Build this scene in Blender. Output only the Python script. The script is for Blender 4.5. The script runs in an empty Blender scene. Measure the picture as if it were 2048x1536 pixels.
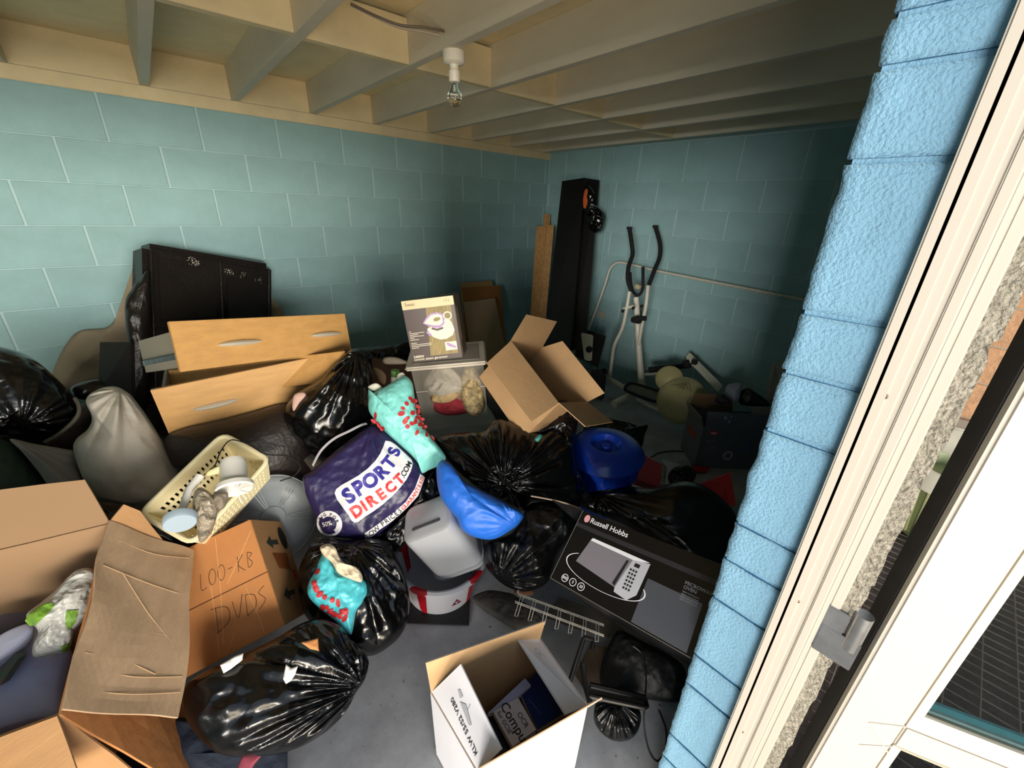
import bpy, bmesh, math, random
from mathutils import Vector as V, Matrix, noise
random.seed(7)
# ------------------------------------------------------------------ camera, light, exposure
CAM = V((-3.7712, -3.5667, 1.689)); YAW, PIT, ROL, FPX = .8193, .40055, .03903, 826.16
_F = V((math.cos(YAW)*math.cos(PIT), math.sin(YAW)*math.cos(PIT), -math.sin(PIT)))
_r = V((math.sin(YAW), -math.cos(YAW), 0)); _u = _r.cross(_F)
_R = _r*math.cos(ROL) + _u*math.sin(ROL); _U = -_r*math.sin(ROL) + _u*math.cos(ROL)
sc = bpy.context.scene; COL = sc.collection
cd = bpy.data.cameras.new('camera'); cam = bpy.data.objects.new('camera', cd); COL.objects.link(cam)
cam.matrix_world = Matrix(((_R.x, _U.x, -_F.x, CAM.x), (_R.y, _U.y, -_F.y, CAM.y), (_R.z, _U.z, -_F.z, CAM.z), (0, 0, 0, 1)))
cd.sensor_width = 36; cd.lens = 36*FPX/2048; cd.clip_start = .02; sc.camera = cam
sc.view_settings.view_transform = 'Standard'; sc.view_settings.look = 'None'
sc.view_settings.exposure = .02; sc.view_settings.gamma = 1.0; sc.view_settings.use_curve_mapping = False
w = bpy.data.worlds.new('sky'); sc.world = w; w.use_nodes = True
wn = w.node_tree.nodes['Background']; wn.inputs[0].default_value = (.72, .84, 1.0, 1); wn.inputs[1].default_value = .75
def area(name, loc, target, sx, sy, power, col):
    l = bpy.data.lights.new(name, 'AREA'); l.shape = 'RECTANGLE'; l.size = sx; l.size_y = sy; l.energy = power; l.color = col
    o = bpy.data.objects.new(name, l); COL.objects.link(o); o.location = loc
    o.rotation_euler = (V(target)-V(loc)).to_track_quat('-Z', 'Y').to_euler(); return o
area('daylight', (-5.4, -18.5, 2.5), (-3.1, -.8, 1.2), 9.0, 3.2, 3000, (1.0, .93, .82))
area('daylight_side', (-17.5, -10.4, 2.5), (-.6, -1.6, 1.1), 6.0, 3.2, 2700, (1.0, .95, .88))
area('patio_bounce', (-4.9, -5.4, .15), (-2.6, -1.0, 2.3), 3.0, 1.4, 130, (1.0, .84, .62))
sc.cycles.max_bounces = 14; sc.cycles.diffuse_bounces = 8; sc.cycles.transparent_max_bounces = 16
# ------------------------------------------------------------------ helpers
def srgb(h, a=1):
    h = h.lstrip('#'); c = [int(h[i:i+2], 16)/255 for i in (0, 2, 4)]
    return tuple(x/12.92 if x <= .04045 else ((x+.055)/1.055)**2.4 for x in c) + (a,)
def at(x, y, d): return CAM + (_F + _R*((x-1024)/FPX) - _U*((y-768)/FPX))*d
def ray(x, y): return _F + _R*((x-1024)/FPX) - _U*((y-768)/FPX)
def atz(x, y, z): r = ray(x, y); return CAM + r*((z-CAM.z)/r.z)
def aty(x, y, v): r = ray(x, y); return CAM + r*((v-CAM.y)/r.y)
def atx(x, y, v): r = ray(x, y); return CAM + r*((v-CAM.x)/r.x)
def dep(p): return (V(p)-CAM).dot(_F)
_m = {}
def mat(name, col, rough=.6, metal=0, var=0, vscale=8, bump=0, bscale=60, col2=None, kind=None, spec=.5, trans=0, alpha=1, stretch=None, bump2=0, b2scale=8, emit=None, coat=0):
    if name in _m: return _m[name]
    m = bpy.data.materials.new(name); m.use_nodes = True; _m[name] = m
    n = m.node_tree.nodes; L = m.node_tree.links; b = n['Principled BSDF']
    c = srgb(col); b.inputs['Base Color'].default_value = c
    b.inputs['Roughness'].default_value = rough; b.inputs['Metallic'].default_value = metal
    b.inputs['Specular IOR Level'].default_value = spec
    b.inputs['Transmission Weight'].default_value = trans; b.inputs['Alpha'].default_value = alpha
    b.inputs['Coat Weight'].default_value = coat; b.inputs['Coat Roughness'].default_value = .1
    tc = n.new('ShaderNodeTexCoord'); src = tc.outputs['Object']
    if stretch:
        mp = n.new('ShaderNodeMapping'); mp.inputs['Scale'].default_value = stretch; L.new(src, mp.inputs['Vector']); src = mp.outputs[0]
    if var or col2:
        t = n.new('ShaderNodeTexNoise'); t.inputs['Scale'].default_value = vscale; t.inputs['Detail'].default_value = 6; t.inputs['Roughness'].default_value = .65
        L.new(src, t.inputs['Vector'])
        r = n.new('ShaderNodeValToRGB'); L.new(t.outputs['Fac'], r.inputs[0])
        c2 = srgb(col2) if col2 else tuple(x*(1-var) for x in c[:3]) + (1,)
        r.color_ramp.elements[0].position = .35; r.color_ramp.elements[1].position = .65
        r.color_ramp.elements[0].color = c2; r.color_ramp.elements[1].color = c
        L.new(r.outputs[0], b.inputs['Base Color'])
    last = None
    if bump:
        t = n.new('ShaderNodeTexNoise'); t.inputs['Scale'].default_value = bscale; t.inputs['Detail'].default_value = 4; L.new(src, t.inputs['Vector'])
        bp = n.new('ShaderNodeBump'); bp.inputs['Strength'].default_value = bump; bp.inputs['Distance'].default_value = .01
        L.new(t.outputs['Fac'], bp.inputs['Height']); last = bp
    if bump2:   # crumple: facets of a distorted voronoi
        nn = n.new('ShaderNodeTexNoise'); nn.inputs['Scale'].default_value = b2scale*.5; nn.inputs['Detail'].default_value = 3; L.new(src, nn.inputs['Vector'])
        mx = n.new('ShaderNodeVectorMath'); mx.operation = 'MULTIPLY_ADD'; L.new(nn.outputs['Color'], mx.inputs[0]); mx.inputs[1].default_value = (.35,)*3; L.new(src, mx.inputs[2])
        v = n.new('ShaderNodeTexNoise'); v.noise_type = 'RIDGED_MULTIFRACTAL'; v.inputs['Scale'].default_value = b2scale*.45; v.inputs['Detail'].default_value = 3; v.inputs['Distortion'].default_value = .6; L.new(mx.outputs[0], v.inputs['Vector'])
        b2 = n.new('ShaderNodeBump'); b2.inputs['Strength'].default_value = bump2; b2.inputs['Distance'].default_value = .03
        L.new(v.outputs['Fac'], b2.inputs['Height'])
        if last: L.new(last.outputs[0], b2.inputs['Normal'])
        last = b2
    if last: L.new(last.outputs[0], b.inputs['Normal'])
    return m
def link(o, parent=None):
    COL.objects.link(o)
    if parent: o.parent = parent
    return o
def mesh(name, vs, fs, m, parent=None, smooth=False, mats=None, fm=None):
    me = bpy.data.meshes.new(name); me.from_pydata([tuple(v) for v in vs], [], fs)
    for x in (mats or [m]): me.materials.append(x)
    if fm: me.polygons.foreach_set('material_index', fm)
    if smooth: me.polygons.foreach_set('use_smooth', [True]*len(fs))
    me.update(); return link(bpy.data.objects.new(name, me), parent)
def tag(o, label, cat, group=None):
    o['label'] = label; o['category'] = cat
    if group: o['group'] = group
    return o
def struct(o, label=None):
    o['kind'] = 'structure'
    if label: o['label'] = label
    return o
def thing(name, label, cat, loc=(0, 0, 0), group=None):
    o = bpy.data.objects.new(name, None); o.empty_display_size = .05; COL.objects.link(o); o.location = loc
    bpy.context.view_layer.update(); return tag(o, label, cat, group)
def put(o, root):   # parent keeping world position (root is unrotated)
    o.parent = root; o.matrix_parent_inverse = Matrix.Translation(-root.location); return o
class MB:
    def __init__(s): s.v = []; s.f = []; s.mi = []; s.cur = 0
    def add(s, vs, fs):
        k = len(s.v); s.v += [V(v) for v in vs]; s.f += [tuple(i+k for i in f) for f in fs]; s.mi += [s.cur]*len(fs); return s
    def par(s, o, X, Y, Z):     # parallelepiped from corner and three edge vectors
        o, X, Y, Z = V(o), V(X), V(Y), V(Z)
        if X.cross(Y).dot(Z) < 0: o, Z = o+Z, -Z
        vs = [o, o+X, o+X+Y, o+Y, o+Z, o+X+Z, o+X+Y+Z, o+Y+Z]
        return s.add(vs, [(0, 3, 2, 1), (4, 5, 6, 7), (0, 1, 5, 4), (1, 2, 6, 5), (2, 3, 7, 6), (3, 0, 4, 7)])
    def box(s, a, b): a, b = V(a), V(b); d = b-a; return s.par(a, (d.x, 0, 0), (0, d.y, 0), (0, 0, d.z))
    def quad(s, a, b, c, d, t=.004, n=1):   # quad as a sheet with thickness, subdivided n
        a, b, c, d = V(a), V(b), V(c), V(d); nn = (b-a).cross(d-a).normalized()*t
        k = n+1; g = [[(a*(1-i/n)+b*(i/n))*(1-j/n)+(d*(1-i/n)+c*(i/n))*(j/n) for i in range(k)] for j in range(k)]
        top = [p for r in g for p in r]; bot = [p-nn for p in top]; N = k*k; fs = []
        for j in range(n):
            for i in range(n):
                q = (j*k+i, j*k+i+1, (j+1)*k+i+1, (j+1)*k+i); fs.append(q); fs.append(tuple(x+N for x in reversed(q)))
        rim = [i for i in range(k)] + [j*k+n for j in range(1, k)] + [n*k+i for i in range(n-1, -1, -1)] + [j*k for j in range(n-1, 0, -1)]
        for i in range(len(rim)):
            p, q = rim[i], rim[(i+1) % len(rim)]; fs.append((q, p, p+N, q+N))
        return s.add(top+bot, fs)
    def tube(s, pts, r, n=10, closed=False):
        pts = [V(p) for p in pts]; rs = r if isinstance(r, (list, tuple)) else [r]*len(pts); vs = []; fs = []; up = None
        for i, p in enumerate(pts):
            a = pts[i-1] if (i or closed) else p; b = pts[(i+1) % len(pts)] if (i < len(pts)-1 or closed) else p
            t = (b-a).normalized()
            if up is None: up = t.orthogonal().normalized()
            up = (up - t*up.dot(t)); up = up.normalized() if up.length > 1e-6 else t.orthogonal().normalized()
            w_ = t.cross(up)
            vs += [p + (up*math.cos(2*math.pi*k/n) + w_*math.sin(2*math.pi*k/n))*rs[i] for k in range(n)]
        m_ = len(pts)
        for i in range(m_ if closed else m_-1):
            for k in range(n):
                a, b = i*n+k, i*n+(k+1) % n; c, d = ((i+1) % m_)*n+(k+1) % n, ((i+1) % m_)*n+k; fs.append((a, b, c, d))
        if not closed: fs += [tuple(range(n-1, -1, -1)), tuple(range((m_-1)*n, m_*n))]
        return s.add(vs, fs)
    def lathe(s, prof, c, ax, n=32, xs=1, ref=None, caps=False):  # profile (r, h) about axis ax through c
        c, ax = V(c), V(ax).normalized(); u = (V(ref)-ax*V(ref).dot(ax)).normalized() if ref else ax.orthogonal().normalized(); w_ = ax.cross(u); vs = []; fs = []
        for r, h in prof: vs += [c+ax*h+(u*math.cos(2*math.pi*k/n)*xs+w_*math.sin(2*math.pi*k/n))*r for k in range(n)]
        for i in range(len(prof)-1):
            for k in range(n): fs.append((i*n+k, i*n+(k+1) % n, (i+1)*n+(k+1) % n, (i+1)*n+k))
        if caps: fs += [tuple(range(n-1, -1, -1)), tuple(range((len(prof)-1)*n, len(prof)*n))]
        return s.add(vs, fs)
    def prism(s, pts, h):   # planar outline (3D points) extruded by vector h
        n = len(pts); pts = [V(p) for p in pts]; h = V(h)
        return s.add(pts+[p+h for p in pts], [tuple(range(n-1, -1, -1)), tuple(range(n, 2*n))]+[(i, (i+1) % n, n+(i+1) % n, n+i) for i in range(n)])
    def build(s, name, m, parent=None, smooth=False, bevel=0, mats=None, keep=None):
        o = mesh(name, s.v, s.f, m, None, smooth, mats, s.mi if mats else None)
        if parent is not None: put(o, parent)
        bm = bmesh.new(); bm.from_mesh(o.data); bmesh.ops.recalc_face_normals(bm, faces=bm.faces)
        if bevel: bmesh.ops.bevel(bm, geom=[e for e in bm.edges if e.is_manifold and e.calc_face_angle(0) > .6], offset=bevel, segments=2, affect='EDGES', clamp_overlap=True)
        bm.to_mesh(o.data); bm.free()
        if smooth and not bevel:
            try: o.data.set_sharp_from_angle(angle=math.radians(40))
            except Exception: pass
        return o
def spline(pts, n=8, closed=False):
    pts = [V(p) for p in pts]; out = []; m_ = len(pts)
    for i in range(m_ if closed else m_-1):
        p0 = pts[(i-1) % m_] if (closed or i) else pts[0]; p1 = pts[i]; p2 = pts[(i+1) % m_]; p3 = pts[(i+2) % m_] if (closed or i+2 < m_) else pts[-1]
        for k in range(n):
            t = k/n; out.append(.5*((2*p1)+(p2-p0)*t+(2*p0-5*p1+4*p2-p3)*t*t+(3*p1-p0-3*p2+p3)*t**3))
    if not closed: out.append(pts[-1])
    return out
def text_mesh(s, size=1, bold=0, align='CENTER', shear=0, sx=1):
    cu = bpy.data.curves.new('t', 'FONT'); cu.body = s; cu.size = size; cu.align_x = align; cu.align_y = 'CENTER'; cu.offset = bold; cu.shear = shear; cu.resolution_u = 3
    o = bpy.data.objects.new('t', cu); me = o.to_mesh(); vs = [V((v.co.x*sx, v.co.y, 0)) for v in me.vertices]; fs = [tuple(p.vertices) for p in me.polygons]
    o.to_mesh_clear(); bpy.data.objects.remove(o); bpy.data.curves.remove(cu); return vs, fs
def text_on(s, c, X, Y, size, m, parent, bold=0, align='CENTER', name='lettering', off=.0012, shear=0, sx=1):
    c, X, Y = V(c), V(X).normalized(), V(Y).normalized(); n = X.cross(Y).normalized()*off
    vs, fs = text_mesh(s, size, bold*size, align, shear, sx); o = mesh(name, [c+X*v.x+Y*v.y+n for v in vs], fs, m)
    return put(o, parent) if parent is not None else o
def shape_on(pts, c, X, Y, m, parent, name='print', off=.001):     # flat printed polygon, local 2D coordinates
    c, X, Y = V(c), V(X).normalized(), V(Y).normalized(); n = X.cross(Y).normalized()*off
    o = mesh(name, [c+X*p[0]+Y*p[1]+n for p in pts], [tuple(range(len(pts)))], m); return put(o, parent)
def ring2(cx, cy, r, rr, n=24, a0=0, a1=2*math.pi, ey=1):       # annulus outline as quads list
    out = []
    for k in range(n):
        a, b = a0+(a1-a0)*k/n, a0+(a1-a0)*(k+1)/n
        out.append([(cx+math.cos(a)*r, cy+math.sin(a)*r*ey), (cx+math.cos(b)*r, cy+math.sin(b)*r*ey), (cx+math.cos(b)*rr, cy+math.sin(b)*rr*ey), (cx+math.cos(a)*rr, cy+math.sin(a)*rr*ey)])
    return out
def shapes_on(polys, c, X, Y, m, parent, name='print', off=.001):
    c, X, Y = V(c), V(X).normalized(), V(Y).normalized(); n = X.cross(Y).normalized()*off; vs = []; fs = []
    for pts in polys:
        k = len(vs); vs += [c+X*p[0]+Y*p[1]+n for p in pts]; fs.append(tuple(range(k, k+len(pts))))
    return put(mesh(name, vs, fs, m), parent)
def fbm_crease(p, f, k=3):
    s_ = 0; a = 1
    for i in range(k): s_ += a*(1-2*abs(noise.noise(p*f+V((i*7.3, 3.1, i*2.2))))); f *= 2.1; a *= .5
    return s_
class Blob:
    """soft closed body inflated about an outline; the outline stands at its own distance and has real thickness"""
    def __init__(s, poly, d, tf=.1, tb=None, n=None, c=None, amp=.012, freq=7, seed=0, fold=0, knot=None, k=14, power=.5, smoothpoly=True, tilt=(0, 0), floor=.004):
        P = [V((x, y, 0)) for x, y in poly]; s.b = spline(P, 8, True) if smoothpoly else [P[i].lerp(P[(i+1) % len(P)], j/8) for i in range(len(P)) for j in range(8)]
        s.c = V((c[0], c[1], 0)) if c else sum(s.b, V())/len(s.b)
        s.d, s.tf, s.tb, s.amp, s.fr, s.sd, s.fold, s.k, s.pw, s.fl = d, tf, tb if tb is not None else tf, amp, freq, V((seed*3.7, seed*1.3, seed*5.1)), fold, k, power, floor
        s.A = at(s.c.x, s.c.y, d); s.n = V(n).normalized() if n else (CAM-s.A).normalized()
        if tilt != (0, 0): s.n = (s.n + _R*tilt[0] + _U*tilt[1]).normalized()
        s.knot = s.plane(*knot) if knot else None
        a = sorted((math.atan2(q.y-s.c.y, q.x-s.c.x), (q-s.c).length) for q in s.b); s.ang = a
    def plane(s, x, y): r = ray(x, y); return CAM + r*((s.A-CAM).dot(s.n)/r.dot(s.n))
    def rho(s, t):
        a = s.ang; lo, hi = 0, len(a)
        while lo < hi:
            m_ = (lo+hi)//2
            if a[m_][0] < t: lo = m_+1
            else: hi = m_
        q = a[lo % len(a)]; p = a[lo-1]; dt = (q[0]-p[0]) % (2*math.pi) or 1e-6; return p[1]+(q[1]-p[1])*(((t-p[0]) % (2*math.pi))/dt)
    def surf(s, x, y, r, side=1, off=0):
        p = s.plane(x, y); h = max(0, 1-min(r, 1)**2)**s.pw
        t = s.tf if side > 0 else s.tb; q = p+s.n*(t*h*side)
        e = fbm_crease(q+s.sd, s.fr)*s.amp
        if s.fold and s.knot is not None:
            v = p-s.knot; L = v.length; u = s.n.cross(_R).normalized(); w_ = s.n.cross(u); an = math.atan2(v.dot(u), v.dot(w_))
            e += s.fold*(abs(noise.noise(V((math.cos(an)*s.k/4, math.sin(an)*s.k/4, L*1.5))+s.sd))*2-.5)*min(1, L*14)*math.exp(-L*3)
        q = q+s.n*side*(e*(min(1, (1-r)*6+.25))+off)
        if q.z < s.fl: q.z = s.fl
        if q.y > -.012: q.y = -.012
        if q.x > -.012: q.x = -.012
        return q
    def pt(s, x, y, off=.002):
        v = V((x, y, 0))-s.c; r = v.length/max(1e-6, s.rho(math.atan2(v.y, v.x))) if v.length > 1e-6 else 0
        return s.surf(x, y, min(r, .999), 1, off)
    def build(s, name, m, parent=None, R=44, smooth=True, N=None):
        b = s.b; N = len(b); vs = []; fs = []
        for side in (1, -1):
            k0 = len(vs); vs.append(s.surf(s.c.x, s.c.y, 0, side))
            rr = R if side > 0 else R//2
            for j in range(1, rr+(1 if side > 0 else 0)):
                r = math.sin(j/rr*math.pi/2) if s.pw <= .5 else j/rr
                for q in b:
                    z = s.c+(q-s.c)*r; vs.append(s.surf(z.x, z.y, r, side))
            if side > 0: rim = len(vs)-N
            rows = rr if side > 0 else rr-1
            for i in range(N):
                t = (k0, k0+1+i, k0+1+(i+1) % N); fs.append(t if side < 0 else t[::-1])
            for j in range(rows-1):
                for i in range(N):
                    a, c_ = k0+1+j*N+i, k0+1+j*N+(i+1) % N; t = (a, a+N, c_+N, c_); fs.append(t if side < 0 else t[::-1])
            if side < 0:
                l = len(vs)-N
                for i in range(N): fs.append((l+i, rim+i, rim+(i+1) % N, l+(i+1) % N))
        o = mesh(name, vs, fs, m, None, smooth)
        if parent is not None: put(o, parent)
        return o
    def paint(s, polys, m, parent, name='print', off=.003, seg=6):    # flat print laid on the curved front, given in outline coordinates
        bm = bmesh.new()
        for pts in polys:
            try: bm.faces.new([bm.verts.new((x, y, 0)) for x, y in pts])
            except ValueError: pass
        return s._wrap(bm, m, parent, name, off, seg)
    def text(s, st, x, y, ang, size, m, parent, name='lettering', off=.004, bold=0, sx=1, shear=0, seg=6, warp=None, align='CENTER'):
        vs, fs = text_mesh(st, size, bold*size, align, shear, sx); bm = bmesh.new(); ca, sa = math.cos(math.radians(ang)), math.sin(math.radians(ang))
        vv = []
        for v in vs:
            a, b = v.x, v.y
            if warp: a, b = warp(a, b)
            vv.append(bm.verts.new((x+a*ca-b*sa, y-a*sa-b*ca, 0)))
        for f in fs:
            try: bm.faces.new([vv[i] for i in f])
            except ValueError: pass
        return s._wrap(bm, m, parent, name, off, seg)
    def _wrap(s, bm, m, parent, name, off, seg):
        bmesh.ops.triangulate(bm, faces=bm.faces)
        for _ in range(4):
            ed = [e for e in bm.edges if e.calc_length() > seg]
            if not ed: break
            bmesh.ops.subdivide_edges(bm, edges=ed, cuts=1); bmesh.ops.triangulate(bm, faces=bm.faces)
        me = bpy.data.meshes.new(name)
        for v in bm.verts: v.co = s.pt(v.co.x, v.co.y, off)
        bm.to_mesh(me); bm.free(); me.materials.append(m); return put(link(bpy.data.objects.new(name, me)), parent)
# ------------------------------------------------------------------ materials of the room
M = lambda *a, **k: mat(*a, **k)
blue = M('blue_masonry_paint', '#96bbbd', .75, var=.16, vscale=3, bump=.25, bscale=90)
bluej = M('blue_joint_paint', '#abc7c9', .75, bump=.2, bscale=90)
blue2 = M('blue_masonry_paint_rough', '#7eacc9', .8, var=.1, vscale=5, bump=.55, bscale=190)
cream = M('cream_paint', '#e0cfa6', .7, var=.12, vscale=6, bump=.12, bscale=40)
joistm = M('joist_paint', '#cfc8b4', .7, var=.14, vscale=5, bump=.12, bscale=40, stretch=(1, .3, 1))
upvc = M('white_upvc', '#bfb8ad', .3, spec=.4)
upvcd = M('grey_upvc', '#b9b3a8', .4)
rubber = M('black_rubber', '#121013', .5)
mortar = M('mortar', '#a59c8c', .9, bump=.5, bscale=120)
metal = M('steel', '#b9bcc0', .35, metal=.9, var=.3, vscale=20)
# ------------------------------------------------------------------ the room
HJ = 2.265; HD = 2.45; X0 = -5.4; YF = -3.389; CO = 1.96
# floor
fl = bpy.data.materials.new('concrete_floor'); fl.use_nodes = True; n = fl.node_tree.nodes; L = fl.node_tree.links; b = n['Principled BSDF']; b.inputs['Roughness'].default_value = .8
tc = n.new('ShaderNodeTexCoord'); t1 = n.new('ShaderNodeTexNoise'); t1.inputs['Scale'].default_value = 2.5; t1.inputs['Detail'].default_value = 8; t1.inputs['Roughness'].default_value = .7; L.new(tc.outputs['Object'], t1.inputs['Vector'])
r1 = n.new('ShaderNodeValToRGB'); r1.color_ramp.elements[0].position = .35; r1.color_ramp.elements[0].color = srgb('#84868b'); r1.color_ramp.elements[1].position = .68; r1.color_ramp.elements[1].color = srgb('#adb0b6'); L.new(t1.outputs['Fac'], r1.inputs[0])
t2 = n.new('ShaderNodeTexNoise'); t2.inputs['Scale'].default_value = 38; t2.inputs['Detail'].default_value = 5; L.new(tc.outputs['Object'], t2.inputs['Vector'])
r2 = n.new('ShaderNodeValToRGB'); r2.color_ramp.elements[0].position = .66; r2.color_ramp.elements[0].color = (0, 0, 0, 1); r2.color_ramp.elements[1].position = .74; r2.color_ramp.elements[1].color = (1, 1, 1, 1); L.new(t2.outputs['Fac'], r2.inputs[0])
mx = n.new('ShaderNodeMixRGB'); L.new(r2.outputs[0], mx.inputs[0]); L.new(r1.outputs[0], mx.inputs[1]); mx.inputs[2].default_value = srgb('#4a4238'); L.new(mx.outputs[0], b.inputs['Base Color'])
bp = n.new('ShaderNodeBump'); bp.inputs['Strength'].default_value = .25; L.new(t2.outputs['Fac'], bp.inputs['Height']); L.new(bp.outputs[0], b.inputs['Normal'])
struct(MB().box((X0-.1, -3.62, -.1), (.12, .12, 0)).build('floor', fl))
# block with chamfered face, front face at y=0 looking to -y
def block_mesh(name, w_, h, m, ch=.004, d=.04):
    me = bpy.data.meshes.new(name); x, z = w_/2, h/2
    me.from_pydata([(-x, d, -z), (x, d, -z), (x, d, z), (-x, d, z), (-x, ch, -z), (x, ch, -z), (x, ch, z), (-x, ch, z), (-x+ch, 0, -z+ch), (x-ch, 0, -z+ch), (x-ch, 0, z-ch), (-x+ch, 0, z-ch)], [],
        [(0, 1, 5, 4), (1, 2, 6, 5), (2, 3, 7, 6), (3, 0, 4, 7), (4, 5, 9, 8), (5, 6, 10, 9), (6, 7, 11, 10), (7, 4, 8, 11), (8, 9, 10, 11)])
    me.materials.append(m); return me
def wall_blocks(root, length, place, phase, m, zt):
    cache = {}
    rows = [(CO-.225*k, CO-.225*(k-1)) for k in range(0, 10)]
    for ri, (a, c_) in enumerate(rows):
        a2 = max(a, -.02); c2 = c_
        if ri == 0: c2 = zt
        ph = phase + (0 if ri % 2 == 0 else .225); x = ph % .45 - .45
        while x < length:
            p, q = max(0, x), min(length, x+.45)
            if q-p > .03:
                key = (round(q-p, 3), round(c2-a2, 3))
                if key not in cache: cache[key] = block_mesh('block', key[0]-.009, key[1]-.0028, m)
                o = link(bpy.data.objects.new('block', cache[key]), root); place(o, (p+q)/2, (a2+c2)/2)
            x += .45
wl = MB().box((X0, .0032, -.02), (.12, .12, 2.6)).build('wall_left', bluej); struct(wl)
def pl(o, s_, z): o.location = (-s_, random.uniform(-.0006, .0008), z)
wall_blocks(wl, -X0, pl, 3.661, blue, 2.198)
wr = MB().box((.0032, YF, -.02), (.12, .12, 2.6)).build('wall_right', bluej); struct(wr)
def pr_(o, s_, z): o.location = (random.uniform(-.0006, .0008), -s_, z); o.rotation_euler = (0, 0, -math.pi/2)
wall_blocks(wr, -YF, pr_, 1.371-.225, blue, 2.27)
put(MB().tube([(-.012, -.86, 0.0), (-.012, -.86, 2.27)], .011, 8).build('conduit', blue, smooth=True), wr)
struct(MB().box((X0-.1, -3.62, -.02), (X0, .12, 2.6)).build('wall_back', blue))
# upper band between the joists (painted cream) and wall plate
put(MB().box((X0, -.004, 2.268), (0, .004, HD)).build('upper_band', cream), wl)
put(MB().box((X0, -.012, 2.198), (0, .02, HJ)).build('wall_plate', cream, bevel=.003), wl)
# ceiling: boards on joists
ce = MB().box((X0-.1, -3.62, HD), (.12, .12, HD+.03)).build('ceiling', cream); struct(ce)
ang = math.radians(3.0); jd = V((-math.sin(ang), -math.cos(ang), 0)); nd = V((math.cos(ang), -math.sin(ang), 0))
jx = [-5.0, -4.51, -3.98, -3.435, -2.985, -2.505, -2.03, -1.535, -1.06, -.58, -.12]
for x in jx:
    o = V((x, -.004, HJ)); L_ = 3.385
    MB().par(o-nd*.022, nd*.044, jd*L_, (0, 0, HD-HJ)).build('joist', joistm, ce, bevel=.002)
dN = 1.50
for i in range(len(jx)-1):
    a = V((jx[i], -.004, HJ+.002))+jd*(dN+.0)+nd*.022; wd = (jx[i+1]-jx[i])*math.cos(ang)-.044
    MB().par(a+nd*.0005, nd*(wd-.001), jd*.044, (0, 0, .165)).build('noggin', cream, ce, bevel=.002)
# ------------------------------------------------------------------ front wall, jamb, header, door
XJ = -2.944
wf = MB().box((XJ+.012, -3.50, -.02), (.12, YF-.001, 2.6)).build('wall_front', blue2); struct(wf)
put(MB().box((X0-.1, -3.50, -.02), (-5.38, YF, 2.6)).build('left_pier', blue2), wf)
put(MB().box((-5.38, -3.50, 2.14), (XJ+.02, YF, 2.6)).build('lintel', blue2), wf)
def rough_block(z0, z1, seed):
    bm = bmesh.new(); ny, nz = 12, max(6, int((z1-z0)/.012)); y0, y1 = -3.513, YF+.004; vs = []
    dz = .004
    for i in range(nz+1):
        r_ = []
        for j in range(ny+1):
            y = y0+(y1-y0)*j/ny; z = z0+dz+(z1-z0-2*dz)*i/nz; e = 0
            ed = min(i, nz-i, ny-j)/1.0
            x = XJ+(.007 if ed == 0 else 0)+noise.noise(V((y*40, z*40, seed)))*.0022+noise.noise(V((y*120, z*120, seed)))*.0012
            yy = y+(noise.noise(V((z*30, seed*3.1, 0)))*.005 if j > ny-2 else 0)
            r_.append(bm.verts.new((x, yy, z)))
        vs.append(r_)
    for i in range(nz):
        for j in range(ny): bm.faces.new((vs[i][j+1], vs[i][j], vs[i+1][j], vs[i+1][j+1]))
    # sides going back into the wall
    for i in range(nz):
        a, c_ = vs[i][ny], vs[i+1][ny]; q = [bm.verts.new((XJ+.08, a.co.y, a.co.z)), bm.verts.new((XJ+.08, c_.co.y, c_.co.z))]; bm.faces.new((a, c_, q[1], q[0]))
    for j in range(ny):
        for r_ in (0, nz):
            a, c_ = vs[r_][j], vs[r_][j+1]; q = [bm.verts.new((XJ+.02, a.co.y, a.co.z)), bm.verts.new((XJ+.02, c_.co.y, c_.co.z))]; f_ = (a, c_, q[1], q[0]); bm.faces.new(f_ if r_ else f_[::-1])
    me = bpy.data.meshes.new('block'); bm.to_mesh(me); bm.free(); me.materials.append(blue2); me.polygons.foreach_set('use_smooth', [True]*len(me.polygons))
    return put(link(bpy.data.objects.new('block', me)), wf)
ds = [.40, .3, .231, .097, -.169, -.296, -.436, -.702, -.821, -.961, -1.20, -1.33, -1.60, -1.73, -2.0]
zs = [1.689+.846*d for d in ds]
for i in range(len(zs)-1): rough_block(max(0, zs[i+1]), zs[i], i)
# door frame: stepped upvc profile standing in the opening
dr = MB().box((-2.972, -3.535, 0), (-2.90, -3.5025, 2.14)).build('door_1', upvc, bevel=.003); struct(dr)
def fr(name, x0, y0, y1, m, bev=.002): return put(MB().box((x0, y0, 0.0), (-2.90, y1, 2.13)).build(name, m, bevel=bev), dr)
fr('frame_face', -2.972, -3.521, -3.517, rubber, 0)
fr('frame_face', -2.970, -3.546, -3.5215, upvc)
fr('frame_bead', -2.961, -3.552, -3.546, upvcd, .0)
fr('frame_face', -2.966, -3.566, -3.552, upvc)
fr('frame_step', -2.955, -3.574, -3.566, upvcd, .001)
fr('frame_lip', -2.950, -3.590, -3.574, upvc)
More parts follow.
